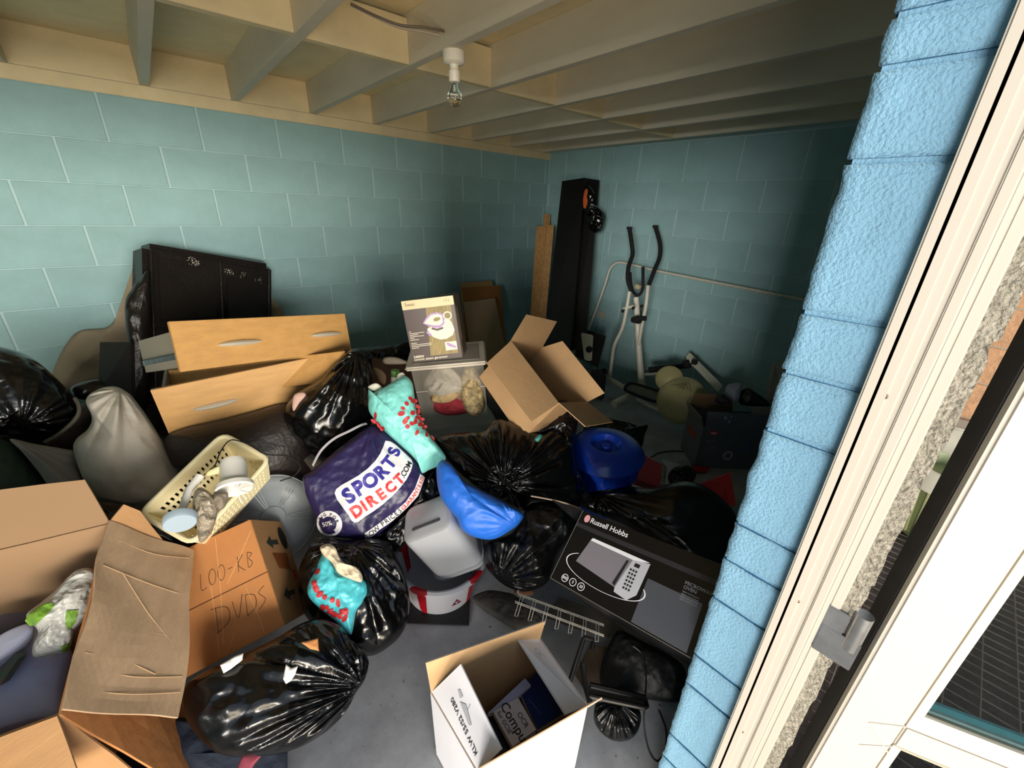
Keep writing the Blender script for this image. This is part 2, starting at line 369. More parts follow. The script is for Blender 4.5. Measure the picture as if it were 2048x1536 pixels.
# ------------------------------------------------------------------ outside the doorway
stone = M('garden_stone', '#b98f6c', .9, var=.3, vscale=14, bump=.5, bscale=60)
deckm = M('dark_patio', '#4b423f', .85, var=.5, vscale=14, bump=.4, bscale=60)
rend = M('rough_render', '#7f7a6e', .95, vscale=90, bump=1, bscale=160, col2='#aaa496')
gr = MB().box((-7.5, -9, -.06), (2.5, -3.62, -.012)).build('ground', deckm); struct(gr)
ow = MB().box((-.20, -6.2, -.06), (-.02, -3.64, 2.4)).build('wall_outside', mortar); struct(ow)
for r_ in range(11):
    for k in range(6):
        y0 = -6.2+k*.45+(.225 if r_ % 2 else 0); y1 = min(y0+.44, -3.645)
        if y1-y0 < .05: continue
        put(MB().box((-.212-random.random()*.006, y0, -.03+r_*.22), (-.19, y1, .18+r_*.22)).build('brick', stone, bevel=.004), ow)
bm = MB()
for z0 in [0, .22, .44, .66, .88, 1.10, 1.32, 1.54, 1.76, 1.98]:   # rough cut outer edge of the wall beside the frame
    n_ = 14; ys = [-3.613+noise.noise(V((z0*9+i*.5, 3, 0)))*.006+(.012 if i in (0, n_) else 0) for i in range(n_+1)]
    for i in range(n_):
        za, zb = z0+.22*i/n_, z0+.22*(i+1)/n_
        bm.add([(-2.946, -3.590, za), (-2.946+noise.noise(V((za*50, 1, 1)))*.004, ys[i], za), (-2.946+noise.noise(V((zb*50, 1, 1)))*.004, ys[i+1], zb), (-2.946, -3.590, zb), (-2.86, -3.590, za), (-2.86, ys[i], za), (-2.86, ys[i+1], zb), (-2.86, -3.590, zb)], [(0, 1, 2, 3)[::-1], (1, 5, 6, 2)[::-1]])
rr_ = bm.build('rough_edge', rend); put(rr_, wf)
put(MB().box((-2.86, -3.612, -.02), (-.19, -3.501, 2.5)).build('outer_leaf', rend), wf)
# planter
pt = thing('planter_pot', 'pale green fluted planter with a white rim outside the doorway', 'planter', (-.62, -3.80, 0))
o = MB().lathe([(.12, 0), (.15, .02), (.19, .36), (.215, .362), (.225, .47), (.20, .47), (.18, .40), (.0, .40)], (-.62, -3.86, -.012), (0, 0, 1), 24).build('pot', M('green_glaze', '#7d8a5c', .45, var=.2), pt, smooth=True)
MB().lathe([(.205, .36), (.236, .362), (.236, .48), (.21, .48), (.205, .36)], (-.62, -3.86, -.011), (0, 0, 1), 24).build('rim', M('white_glaze', '#d3d1c4', .4), pt, smooth=True)
fb = MB()
for k in range(24):
    a = k*math.pi/12; fb.tube([V((-.62, -3.86, .03))+V((math.cos(a), math.sin(a), 0))*.155, V((-.62, -3.86, .34))+V((math.cos(a), math.sin(a), 0))*.19], .006, 5)
fb.build('flutes', M('green_glaze_light', '#a3a97c', .45), pt)
# second small pot/edging block beyond it
pb = thing('stone_trough', 'low grey stone trough standing behind the green planter', 'trough', (-.34, -3.85, 0))
MB().box((-.44, -4.2, -.01), (-.24, -3.66, .62)).build('trough', M('pale_concrete', '#bdb9ac', .9, var=.3), pb, bevel=.01)
MB().box((-.46, -3.665, -.01), (-.44, -3.68, .85)).build('rusty_stake', M('rust', '#5b3a28', .8), pb)
# wire mesh panels on the ground
mg = thing('wire_mesh_panel', 'rusty wire mesh panel lying on the dark patio outside', 'mesh', (-1.4, -4.2, .02))
wm = MB(); wmm = M('mesh_wire', '#8d8480', .5, metal=.5)
for i in range(34): wm.tube([(-2.5+i*.055, -3.66, .03), (-2.5+i*.055, -5.0, .03)], .0022, 4)
for i in range(14): wm.tube([(-2.5, -3.68-i*.1, .034), (-.66, -3.68-i*.1, .034)], .0025, 4)
o = wm.build('wires', wmm, mg); o['kind'] = 'stuff'
# door leaf, opened outwards
P0 = V((-2.930, -3.655, 0)); dl = V((.392, -.920, 0)).normalized(); nl = V((-dl.y*-1, 0, 0)); nl = V((dl.y, -dl.x, 0)); TH = .06; WL = .80; H0, H1 = .03, 2.1
d2 = MB().par(P0+V((0, 0, H0)), dl*.093, -nl*TH, (0, 0, H1-H0)).build('door_2', upvc, bevel=.004); struct(d2)
def leaf(name, s0, s1, z0, z1, m, f0=0, f1=TH, bev=.003): return put(MB().par(P0+dl*s0-nl*f0+V((0, 0, z0)), dl*(s1-s0), -nl*(f1-f0), (0, 0, z1-z0)).build(name, m, bevel=bev), d2)
leaf('stile', WL-.093, WL, H0, H1, upvc); leaf('bottom_rail', .0935, WL-.0935, H0, .17, upvc); leaf('top_rail', .0935, WL-.0935, 1.99, H1, upvc); leaf('middle_rail', .0935, WL-.0935, .765, .825, upvc)
put(MB().par(P0-dl*.0035-nl*.018+V((0, 0, H0)), dl*.0035, -nl*.042, (0, 0, H1-H0)).build('gasket', rubber), d2)
put(MB().par(P0-dl*.0015-nl*.004+V((0, 0, H0)), dl*.0015, -nl*.012, (0, 0, H1-H0)).build('edge_trim', upvcd), d2)
def bead(z0, z1):   # sloped glazing bead all round an opening
    s0, s1, w_ = .0935, WL-.0935, .024; a = [(s0, z0), (s1, z0), (s1, z1), (s0, z1)]; bI = [(s0+w_, z0+w_), (s1-w_, z0+w_), (s1-w_, z1-w_), (s0+w_, z1-w_)]
    P3 = lambda q, f: P0+dl*q[0]-nl*f+V((0, 0, q[1])); mb = MB()
    for k in range(4):
        j = (k+1) % 4; mb.add([P3(a[k], .001), P3(a[j], .001), P3(bI[j], .016), P3(bI[k], .016), P3(a[k], .03), P3(a[j], .03), P3(bI[j], .03), P3(bI[k], .03)], [(0, 1, 2, 3), (3, 2, 6, 7), (0, 4, 5, 1), (4, 7, 6, 5)])
    put(mb.build('glazing_bead', M('cream_bead', '#cfc6b2', .35)), d2)
    g = M('door_glass', '#9fb2b5', .02, trans=1, spec=.6); o = put(MB().par(P3((s0+.01, z0+.01), .022), dl*(s1-s0-.02), -nl*.004, (0, 0, z1-z0-.02)).build('glass_pane', g), d2)
    for (za, zb, m_) in ((z0+w_+.004, z0+w_+.010, M('spacer_white', '#e6f0f0', .4)), (z0+w_+.016, z0+w_+.030, M('spacer_teal', '#7fc4cf', .4))): put(MB().par(P3((s0+w_, za), .0275), dl*(s1-s0-2*w_), -nl*.006, (0, 0, zb-za)).build('spacer_bar', m_), d2)
bead(.825, 1.99); bead(.17, .765)
# weld lines of the mitred rail
for a, c_ in (((.045, .80), (.0935, .827)), ((.045, .80), (.0935, .74)), ((.0935, .762), (.05, .73))):
    p, q = P0+dl*a[0]+nl*.0006+V((0, 0, a[1])), P0+dl*c_[0]+nl*.0006+V((0, 0, c_[1])); put(MB().tube([p, q], .0012, 5).build('weld_line', M('weld', '#cfc6b4', .5)), d2)
# flag hinge
hg = MB(); hz = .935
hg.box((-2.953, -3.606, hz), (-2.948, -3.560, hz+.10)); ho = put(hg.build('hinge', metal, bevel=.0015), dr)
put(MB().tube([(-2.945, -3.622, hz+.03), (-2.945, -3.622, hz+.115)], .0135, 16).build('hinge_barrel', metal, smooth=True), dr)
put(MB().par((-2.9545, -3.636, hz-.012), (.004, 0, 0), (0, .060, 0), (0, 0, .066)).build('hinge_flag', metal, bevel=.001), dr)
for z in (.60, 1.02, 1.45): put(MB().lathe([(.0, .0016), (.0035, .0014), (.005, 0)], (-2.9701, -3.530, z), (-1, 0, 0), 12).build('screw', M('screw_brown', '#6a5a4c', .4, metal=.6)), dr)
# ------------------------------------------------------------------ lamp and cable on the ceiling
lc = atz(908, 103, HJ); lp = thing('ceiling_lamp', 'white batten lampholder with a clear bare bulb under the joist', 'lamp', tuple(lc))
wp = M('white_bakelite', '#e8e2d2', .35)
MB().lathe([(0, 0), (.045, 0), (.046, -.004), (.044, -.036), (.036, -.042), (.022, -.045)], lc, (0, 0, 1), 28).build('base', wp, lp, smooth=True)
MB().lathe([(.021, -.044), (.018, -.05), (.019, -.062), (.0225, -.066), (.0225, -.1), (.020, -.103), (.012, -.103)], lc, (0, 0, 1), 24).build('lampholder', wp, lp, smooth=True)
MB().lathe([(.013, -.10), (.014, -.112), (.022, -.128), (.029, -.145), (.030, -.158), (.026, -.175), (.015, -.187), (0, -.190)], lc, (0, 0, 1), 24).build('bulb', M('bulb_glass', '#f4f1e6', .02, trans=1), lp, smooth=True)
MB().lathe([(0, -.112), (.004, -.113), (.0045, -.14), (0, -.142)], lc, (0, 0, 1), 8).build('filament_stem', M('stem_glass', '#e9e6da', .2), lp)
cb = thing('ceiling_cable', 'grey twin cable looping loose along the ceiling joist', 'cable', tuple(atz(800, 55, HD-.02)))
for k in (0, 1): MB().tube(spline([atz(702, 8+k*2, HJ+.06), atz(752, 32+k*3, HJ+.05), atz(800, 50+k*5, HJ+.04), atz(850, 55+k*9, HJ+.045), atz(885, 62+k*9, HJ+.05), atz(901, 68+k*3, HJ+.075)], 8), .0045, 6).build('cable', M('cable_grey', '#b7ab99', .5) if k else M('cable_brown', '#6d6253', .5), cb, smooth=True)
# wall socket
so = thing('wall_socket', 'white plastic socket on the right wall beside the clothes rail', 'socket', (-.005, -.9, .75)); sp = atx(1203, 629, -.004)
MB().box((-.02, sp.y-.05, sp.z-.035), (-.003, sp.y+.05, sp.z+.035)).build('socket_plate', M('socket_grey', '#b9b5a6', .5), so, bevel=.004)
# ------------------------------------------------------------------ tall things in the corner
bk = M('black_board', '#0c0a0c', .45); bkb = M('black_bag', '#030303', .2, bump=.15, bscale=30, bump2=.5, b2scale=14, spec=.6)
pw = M('planed_timber', '#cf9c60', .6, var=.35, vscale=5, stretch=(8, 8, .8), bump=.1, bscale=30)
def plank(label, tx, ty, bx, by, wpx, dt, db, name='timber_plank', t=.035, m=pw, loc=None):
    a, b_ = at(tx, ty, dt), at(bx, by, db); W = (at(tx+wpx, ty, dt)-a); o = thing(name, label, 'plank', tuple(b_), 'timber planks in the corner')
    MB().par(b_, a-b_, W, _F*t).build('board', m, o, bevel=.002); return o
plank('tallest timber plank leaning in the corner, its top pointed', 1088, 428, 1070, 700, 13, 4.66, 4.5)
plank('wide timber plank leaning in the corner, left of the others', 1073, 452, 1056, 700, 20, 4.58, 4.45)
plank('timber plank leaning against the black panels in the corner', 1094, 450, 1072, 700, 14, 4.50, 4.4)
def panel(name, label, cat, pts, t, m, ds, group=None):
    q = [at(x, y, d) for (x, y), d in zip(pts, ds)]; nn = (q[1]-q[0]).cross(q[3]-q[0]).normalized()
    if nn.dot(_F) < 0: nn = -nn
    o = thing(name, label, cat, tuple(sum(q, V())/4), group); MB().prism(q, nn*t).build('board', m, o, bevel=.002); return o
panel('black_board', 'tall black flat panel leaning in the corner, the nearer one', 'panel', [(1124, 362), (1171, 355), (1140, 700), (1086, 700)], .03, bk, (4.22, 4.05, 4.0, 4.15))
panel('black_board', 'tall black panel leaning behind the nearer one, against the right wall', 'panel', [(1171, 356), (1198, 360), (1170, 700), (1140, 700)], .02, bk, (4.14, 4.07, 4.04, 4.1))
bb = Blob([(1176, 372), (1188, 385), (1186, 405), (1197, 415), (1211, 432), (1203, 462), (1184, 463), (1172, 440), (1170, 400)], 3.99, .06, .04, amp=.02, freq=9, seed=3)
tag(bb.build('black_bag', bkb, R=16), 'small black bag hung over the black panels in the corner', 'bag', 'black bin bags')
ob = Blob([(1171, 378), (1180, 384), (1185, 395), (1178, 410), (1168, 417), (1166, 398)], 3.93, .02, .02, amp=.004, seed=2)
tag(ob.build('orange_cloth', M('orange_cloth', '#c0571f', .8), R=12), 'orange scrap of cloth poking out between the black panels', 'cloth')
# ------------------------------------------------------------------ clothes rail
wpt = M('white_tube', '#d8d2c2', .4, var=.1)
cr = thing('clothes_rail', 'white tubular clothes rail standing along the right wall', 'clothes rail', (-.2, -1.6, 0))
MB().tube(spline([atx(1130, 770, -.30), atx(1157, 707, -.27), atx(1188, 630, -.2), atx(1211, 566, -.14), atx(1219, 540, -.11), atx(1229, 528, -.1), atx(1243, 525, -.1), atx(1270, 531, -.1), atx(1330, 545, -.1), atx(1600, 598, -.1), atx(1665, 611, -.1)], 6), .011, 10).build('rail', wpt, cr, smooth=True)
for i in range(15):
    tw = MB()
    t = i/14; p = atx(1383+t*200, 555.5+t*40, -.1); tw.tube([p+V((-.012, .006, .004)), p+V((0, -.012, -.016)), p+V((.012, 0, .002))], .004, 5); tw.build('rail_hook', M('tape_cream', '#cbbfa6', .6), cr)

# ------------------------------------------------------------------ cross trainer
ct = thing('cross_trainer', 'white framed cross trainer with black foam handles by the right wall', 'exercise machine', (-.25, -1.6, 0))
fw = M('trainer_white', '#dcd7c6', .4, var=.12, vscale=14); fo = M('foam_black', '#0d0c0c', .8)
pm = at(1284, 782, 4.000); MB().tube([pm, at(1278, 700, 3.946), at(1272, 594, 3.811)], [.034, .028, .026], 14).build('main_post', fw, ct, smooth=True)
MB().tube([at(1296, 795, 3.950), at(1288, 785, 3.980), at(1283, 765, 4.020)], [.05, .04, .032], 12).build('post_foot', fw, ct, smooth=True)
MB().tube(spline([at(1259, 458, 3.718), at(1264, 492, 3.700), at(1265, 510, 3.700), at(1257, 535, 3.682), at(1256, 560, 3.672), at(1263, 582, 3.663)], 6), .0185, 10).build('handle', fo, ct, smooth=True)
MB().tube(spline([at(1311, 454, 3.682), at(1320, 488, 3.663), at(1319, 515, 3.663), at(1309, 540, 3.654), at(1298, 570, 3.654)], 6), .0185, 10).build('handle', fo, ct, smooth=True)
for x, y, d in ((1259, 456, 3.72), (1311, 453, 3.68)): MB().lathe([(0, .012), (.024, .01), (.026, 0), (.024, -.01), (.018, -.012)], at(x, y, d), (0, 0, 1), 14).build('end_cap', fo, ct, smooth=True)
MB().tube(spline([at(1259, 583, 3.672), at(1253, 618, 3.715), at(1245, 655, 3.803), at(1229, 690, 3.917), at(1224, 720, 4.004), at(1220, 752, 4.085)], 6), .0165, 10).build('handle_tube', fw, ct, smooth=True)
MB().tube(spline([at(1296, 571, 3.654), at(1292, 610, 3.682), at(1284, 650, 3.794), at(1277, 690, 3.917)], 6), .0165, 10).build('handle_tube', fw, ct, smooth=True)
MB().tube(spline([at(1286, 534, 3.700), at(1286, 560, 3.700), at(1285, 578, 3.718), at(1278, 590, 3.746), at(1268, 586, 3.746), at(1262, 570, 3.700), at(1260, 545, 3.700)], 6), .014, 8).build('fixed_grip', fo, ct, smooth=True)
MB().lathe([(0, .02), (.03, .016), (.034, 0), (.028, -.02)], at(1276, 572, 3.718), (at(0, 0, 1)-at(0, 0, 1.388)).normalized()*.4+V((0, 0, 1)), 16).build('console', M('console_yellow', '#b5a987', .4), ct, smooth=True)
MB().box(at(1272, 640, 3.775)+V((-.03, -.05, -.025)), at(1272, 640, 3.775)+V((.03, .04, .025))).build('tension_box', fo, ct, bevel=.008)
MB().tube([at(1272, 636, 3.758), at(1292, 637, 3.703)], .022, 12).build('tension_knob', fo, ct, smooth=True)
for x, y, d in ((1246, 622, 3.66), (1267, 616, 3.65), (1284, 612, 3.63)): MB().lathe([(0, .012), (.011, .012), (.014, -.012), (0, -.012)], at(x, y, d), _F*-1, 12).build('bolt_cap', fo, ct, smooth=True)
MB().tube([at(1245, 618, 3.715), at(1268, 612, 3.695)], .012, 8).build('pivot_bar', fw, ct, smooth=True)
# base frame lying on the floor
MB().tube([at(1216, 757, 4.12), at(1258, 782, 3.95)], .026, 10).build('base_beam', fw, ct, smooth=True)
MB().tube([at(1228, 808, 3.62), at(1262, 792, 3.75)], .034, 14).build('base_stabiliser', fw, ct, smooth=True)
MB().lathe([(.0, .002), (.026, .002), (.026, 0)], at(1229, 807.5, 3.62), (at(1228, 808, 3.62)-at(1262, 792, 3.75)), 14).build('tube_hole', fo, ct)
MB().tube([at(1275, 798, 3.72), at(1300, 812, 3.6), at(1358, 836, 3.46)], .018, 8).build('rail_bar', fw, ct, smooth=True)
MB().tube([at(1322, 806, 3.6), at(1364, 833, 3.45)], .02, 8).build('rail_bar', fw, ct, smooth=True)
MB().lathe([(0, .02), (.02, .018), (.02, -.018), (0, -.02)], at(1357, 834, 3.44), (1, 0, 0), 12).build('roller', fo, ct)
MB().tube([at(1278, 750, 4.1), at(1330, 746, 4.12)], .014, 8).build('rear_bar', fw, ct, smooth=True)
# foot plate: shallow tray with a black rim
q8 = [at(x, y, d) for x, y, d in ((1250, 776, 3.72), (1262, 767, 3.75), (1290, 774, 3.68), (1330, 788, 3.55), (1337, 797, 3.5), (1324, 805, 3.48), (1296, 799, 3.55), (1258, 784, 3.68))]
cc = sum(q8, V())/8; lo8 = spline(q8, 5, True); MB().tube(lo8, .014, 8, closed=True).build('tray_rim', fo, ct, smooth=True); MB().prism([cc+(p-cc)*.98 for p in lo8], (0, 0, -.012)).build('foot_plate', M('foot_plate_grey', '#77736a', .7, var=.4, vscale=20), ct)
MB().tube([at(1200, 745, 4.3), at(1212, 742, 4.25)], .03, 8).build('front_wheel', fo, ct, smooth=True)
# exercise bike housing lying behind the vacuum box
bi = thing('exercise_bike', 'cream flywheel housing and white beam of a toppled exercise bike', 'exercise machine', tuple(at(1360, 800, 3.342)))
cz = at(1363, 800, 3.342); ax = (CAM-cz).normalized()+V((0, .15, .15))
cy_ = M('aged_cream_plastic', '#b3ab7c', .4, var=.12, vscale=6)
MB().lathe([(0, .05), (.08, .046), (.14, .034), (.175, .02), (.195, -.01), (.19, -.05), (.0, -.06)], cz, ax, 40).build('flywheel_housing', cy_, bi, smooth=True)
MB().lathe([(0, .04), (.08, .03), (.11, 0), (.1, -.04)], at(1338, 757, 3.457), ax, 24).build('housing_boss', cy_, bi, smooth=True)
MB().prism([at(1371, 716, 3.724), at(1379, 704, 3.744), at(1447, 772, 3.457), at(1436, 785, 3.419)], (at(1379, 704, 3.820)-at(1379, 704, 3.753))).build('beam', fw, bi, bevel=.008)
MB().tube([at(1298, 740, 3.820), at(1345, 735, 3.801), at(1374, 731, 3.772)], [.03, .026, .024], 10).build('seat_post', fo, bi, smooth=True)
MB().tube([at(1372, 722, 3.724), at(1376, 735, 3.705)], .032, 10).build('clamp', fo, bi, smooth=True)
MB().box(at(1389, 724, 3.610)+V((-.02, -.02, -.02)), at(1389, 724, 3.610)+V((.02, .02, .02))).build('bracket', fo, bi)
lt = MB()
for k in range(5): lt.tube(spline([at(1340+k*6, 772+k*2, 3.209), at(1352+k*6, 768-k, 3.199), at(1362+k*5, 776+k*2, 3.194)], 4), .002, 4)
lt.build('trim_mark', M('scuff', '#4c4a34', .5), bi)
# items by the black panels
bx = panel('black_board', 'dark square board leaning behind the clothes rail upright', 'board', [(1160, 655), (1212, 672), (1196, 735), (1150, 712)], .015, bk, (4.15, 4.05, 4.0, 4.1))
st = thing('step_machine', 'white plastic bracket with a black knob beside the rail upright', 'bracket', tuple(at(1175, 690, 3.9)))
MB().prism([at(1163, 665, 3.9), at(1187, 670, 3.85), at(1184, 722, 3.75), at(1170, 720, 3.78)], _F*.05).build('bracket_body', fw, st, bevel=.008)
MB().lathe([(0, .02), (.028, .016), (.03, 0)], at(1178, 699, 3.72), -_F, 18).build('knob', fo, st, smooth=True)
fd = thing('dark_case', 'dark grey padded case standing behind the open cardboard box', 'case', tuple(atz(1195, 800, .0)))
kf = dep(atz(1200, 800, 0)); MB().prism([at(x, y, kf*k) for x, y, k in ((1183, 745, 1.0), (1190, 737, 1.0), (1205, 740, .99), (1213, 752, .985), (1208, 800, .99), (1180, 792, 1.0))], _F*.08).build('case_body', M('case_grey', '#26262a', .6, bump=.2), fd, bevel=.012)
# ------------------------------------------------------------------ materials of the heap
card = M('cardboard', '#b98d60', .8, var=.16, vscale=7, bump=.12, bscale=50, stretch=(1, 6, 1))
cardo = M('cardboard_orange', '#bf8049', .78, var=.14, vscale=6, bump=.15, bscale=40)
cardg = M('cardboard_brown_faded', '#c0a281', .85, var=.14, vscale=6, bump=.15, bscale=40, stretch=(1, 1, 5))
kraft = M('kraft_inner', '#c09a6e', .8, var=.12, vscale=6, bump=.1, bscale=50)
cardw = M('white_printed_card', '#d6d6dc', .6, var=.05, vscale=6)
cardc = M('cream_printed_card', '#e2d8c2', .65, var=.06, vscale=6)
plas = M('black_polythene', '#060607', .22, bump=.10, bscale=30, bump2=.35, b2scale=12, spec=.6)
plas2 = M('black_polythene_dull', '#0a0a0b', .3, bump=.12, bscale=30, bump2=.45, b2scale=14, spec=.5)
ink = M('black_ink', '#16161c', .6); white_ink = M('white_ink', '#e9e9ee', .6); red_ink = M('red_ink', '#c92a20', .6); grey_ink = M('grey_ink', '#8b8e96', .6)
oak = M('oak_foil', '#c99a5c', .45, var=.16, vscale=5, stretch=(1, 9, 9), bump=.06, bscale=40); chrome = M('brushed_nickel', '#d6cfbd', .32, metal=.35)
leather = M('black_leather', '#1c1613', .38, var=.3, vscale=9, bump=.25, bscale=70); leatherb = M('brown_leather', '#2a221f', .45, var=.3, vscale=7, bump=.35, bscale=60)
sheetm = M('dust_sheet', '#b9b3a6', .9, var=.1, vscale=8, bump=.15, bscale=90)
sheetb = M('beige_sheet', '#a2937b', .9, var=.12, vscale=6, bump=.15, bscale=70)
aqua = M('aqua_bag', '#7fd2cb', .4, var=.08, bump=.2, bscale=25, bump2=.35, b2scale=16)
aqua2 = M('aqua_bag_bright', '#4fbcc9', .4, var=.1, bump=.2, bscale=25, bump2=.35, b2scale=16)
def P_(l, s=1, ox=0, oy=0): return [(ox+x/s, oy+y/s) for x, y in l]
def bag(label, poly, d, tf=.12, m=None, name='bin_bag', group='black bin bags', cat='bag', **k):
    b_ = Blob(poly, d, tf, **k); o = b_.build(name, m or plas); tag(o, label, cat, group); return b_, o
def hexa(front, back, name, m, parent=None, bevel=.003):
    f, k = [V(p) for p in front], [V(p) for p in back]
    return MB().add(f+k, [(0, 1, 2, 3), (7, 6, 5, 4), (0, 4, 5, 1), (1, 5, 6, 2), (2, 6, 7, 3), (3, 7, 4, 0)]).build(name, m, parent, bevel=bevel)
# ------------------------------------------------------------------ back of the heap, left
b_ = Blob([(282, 500), (266, 570), (245, 610), (215, 652), (150, 666), (105, 745), (120, 785), (190, 770), (285, 770), (330, 640)], 2.62, .06, amp=.02, freq=4, seed=11, n=(0, -1, .1))
tag(b_.build('dust_sheet', sheetb, R=24), 'beige dust sheet hanging down the left wall behind the black leather seat', 'sheet')
b_ = Blob([(545, 600), (560, 612), (568, 632), (555, 640), (520, 640), (520, 605)], 3.0, .03, amp=.01, seed=12); tag(b_.build('beige_cloth', sheetb, R=12), 'scrap of beige cloth showing right of the black leather seat', 'cloth')
ls = thing('sofa_cushion', 'black leather sofa seat standing on end against the left wall', 'sofa seat', tuple(aty(420, 650, -.5)))
fq = [aty(288, 482, -.42), aty(546, 532, -.22), aty(544, 720, -.42), aty(300, 800, -.78)]; bkq = [aty(262, 492, -.24), aty(532, 520, -.06), aty(540, 720, -.25), aty(250, 790, -.6)]
hexa(fq, bkq, 'seat_body', leather, ls, bevel=.035)
nn = (fq[1]-fq[0]).cross(fq[3]-fq[0]).normalized(); nn = nn if nn.y < 0 else -nn
def fpt(u, v, off=.006): return (fq[0]*(1-u)+fq[1]*u)*(1-v)+(fq[3]*(1-u)+fq[2]*u)*v+nn*off
for a, c_ in (((.04, .05), (.96, .05)), ((.04, .05), (.04, .97)), ((.96, .05), (.96, .97)), ((.53, .06), (.55, .95)), ((.04, .55), (.96, .62)), ):
    MB().tube([fpt(a[0]*(1-t/6)+c_[0]*t/6, a[1]*(1-t/6)+c_[1]*t/6, .002+.001*(t % 2)) for t in range(7)], .007, 6).build('seam', leather, ls, smooth=True)
for u0, u1, v0, v1 in ((.07, .50, .08, .52), (.57, .94, .10, .56)):
    hexa([fpt(u0, v0, .004), fpt(u1, v0, .004), fpt(u1, v1, .008), fpt(u0, v1, .008)], [fpt(u0, v0, -.02), fpt(u1, v0, -.02), fpt(u1, v1, -.02), fpt(u0, v1, -.02)], 'seat_panel', leather, ls, bevel=.012)
fl_ = MB(); random.seed(5)
for _ in range(90):
    cx, cy = random.choice([(.30, .07), (.31, .09), (.33, .1), (.58, .12), (.60, .14), (.70, .13), (.86, .17)]); p = fpt(cx+random.gauss(0, .02), cy+random.gauss(0, .012), .011); fl_.add([p, p+V((.004, 0, 0)), p+V((.002, 0, .004))], [(0, 1, 2)])
o = fl_.build('paint_flakes', M('flake_white', '#cfc9bb', .8), ls); o['kind'] = 'stuff'
bs = Blob([(278, 560), (262, 580), (250, 605), (252, 660), (262, 740), (258, 800), (300, 800), (300, 560)], 2.22, .05, amp=.015, seed=14); put(bs.build('side_bolster', leather, R=20), ls)
panel('dark_board', 'small dark brown panel standing left of the black leather seat', 'panel', [(199, 684), (262, 684), (264, 792), (196, 786)], .02, M('dark_brown_board', '#17100d', .5), (2.12, 2.1, 2.05, 2.05))
bag('dark scrap of black fabric in front of the beige dust sheet', [(142, 775), (170, 763), (200, 760), (230, 775), (235, 800), (180, 800), (150, 795)], 2.06, .04, plas2, 'black_fabric', None, 'fabric', seed=15)
# drawers
def drawer(label, o, X, Z, w_, h, hd, ext, t=.018, handles=((.30, .46), (.83, .48)), box=True):
    o, X, Z = V(o), V(X).normalized(), V(Z).normalized(); N = X.cross(Z)*-1; N = X.cross(Z); 
    if N.dot(CAM-o) < 0: N = -N      # towards viewer
    r = thing('drawer', label, 'drawer', tuple(o), 'oak faced drawers'); MB().par(o, X*w_, Z*h, -N*t).build('drawer_front', oak, r, bevel=.0015)
    if box:
        g = M('drawer_side_grey', '#8f8a7c', .6)
        a = o+X*.02+Z*.02-N*(t+.0005); H = h*.72
        for s_ in (0, w_-.052): MB().par(a+X*s_, X*.012, Z*H, -N*.38).build('drawer_side', g, r)
        MB().par(a+X*.0122, X*(w_-.0525), Z*.008, -N*.38).build('drawer_bottom', g, r); MB().par(a-N*.3805, X*(w_-.04), Z*H, -N*.012).build('drawer_back', g, r)
        MB().par(a-X*.013+Z*.03, X*.0125, Z*.02, -N*.36).build('drawer_runner', metal, r)
    for u, v in handles:
        c = o+X*(w_*u)+Z*(h*v)+N*.001; hl = .085; pts = []
        m_ = MB(); n_ = 14
        for i in range(n_+1):
            s_ = -1+2*i/n_; half = .0125*math.sqrt(max(.02, 1-s_*s_*.93)); hh = .020*(1-s_*s_)+.006
            pts.append((c+X*(s_*hl), half, hh))
        vs = []; fs = []
        for p, half, hh in pts:
            for k in range(7): a_ = math.pi*k/6; vs.append(p+Z*(half*math.cos(a_))+N*(hh*math.sin(a_)))
        for i in range(n_):
            for k in range(6): fs.append((i*7+k, i*7+k+1, (i+1)*7+k+1, (i+1)*7+k))
        m_.add(vs, fs+[tuple(range(7)), tuple(range(n_*7, n_*7+7))]); m_.build('handle', chrome, r, smooth=True)
    return r
def scl(p, k): p = V(p); return CAM+(p-CAM)*k
k1 = .97
drawer('upper oak faced drawer with two curved nickel handles on top of the heap', scl((-3.703, -1.578, 1.05), k1), (.952, .272, -.141), (.052, .31, .949), .8*k1, .199*k1, 0, 0)
k2 = .97
drawer('lower oak faced drawer with two nickel handles, tilted under the upper one', scl((-3.799, -1.367, .709), k2), (.99, -.128, .062), (-.063, -.006, .998), .8*k2, .217*k2, 0, 0, handles=((.25, .40), (.86, .52)), box=True)
q = [at(336, 741, 1.98), at(690, 702, 2.02), at(690, 760, 2.0), at(345, 800, 1.96)]; r = thing('drawer', 'third oak drawer front sandwiched between the two handled drawers', 'drawer', tuple(q[0]), 'oak faced drawers')
hexa(q, [p+_F*.018 for p in q], 'drawer_front', oak, r, .0015)
# leather armchair hump below the drawers
b_ = Blob([(330, 880), (360, 860), (420, 845), (500, 825), (575, 805), (650, 815), (660, 880), (630, 940), (560, 975), (500, 985), (430, 960), (380, 940), (345, 930)], 1.93, .16, .3, amp=.008, freq=3, seed=21)
ach = thing('leather_armchair', 'dark brown leather armchair buried under the two drawers', 'armchair', (-3.95, -1.0, 0)); b_.build('padded_arm', leatherb, ach, R=30)
MB().box((-4.75, -1.42, .0), (-3.25, -.62, .42)).build('chair_base', leatherb, ach, bevel=.04); MB().box((-4.75, -.61, .0), (-3.25, -.42, .62)).build('chair_back', leatherb, ach, bevel=.05)
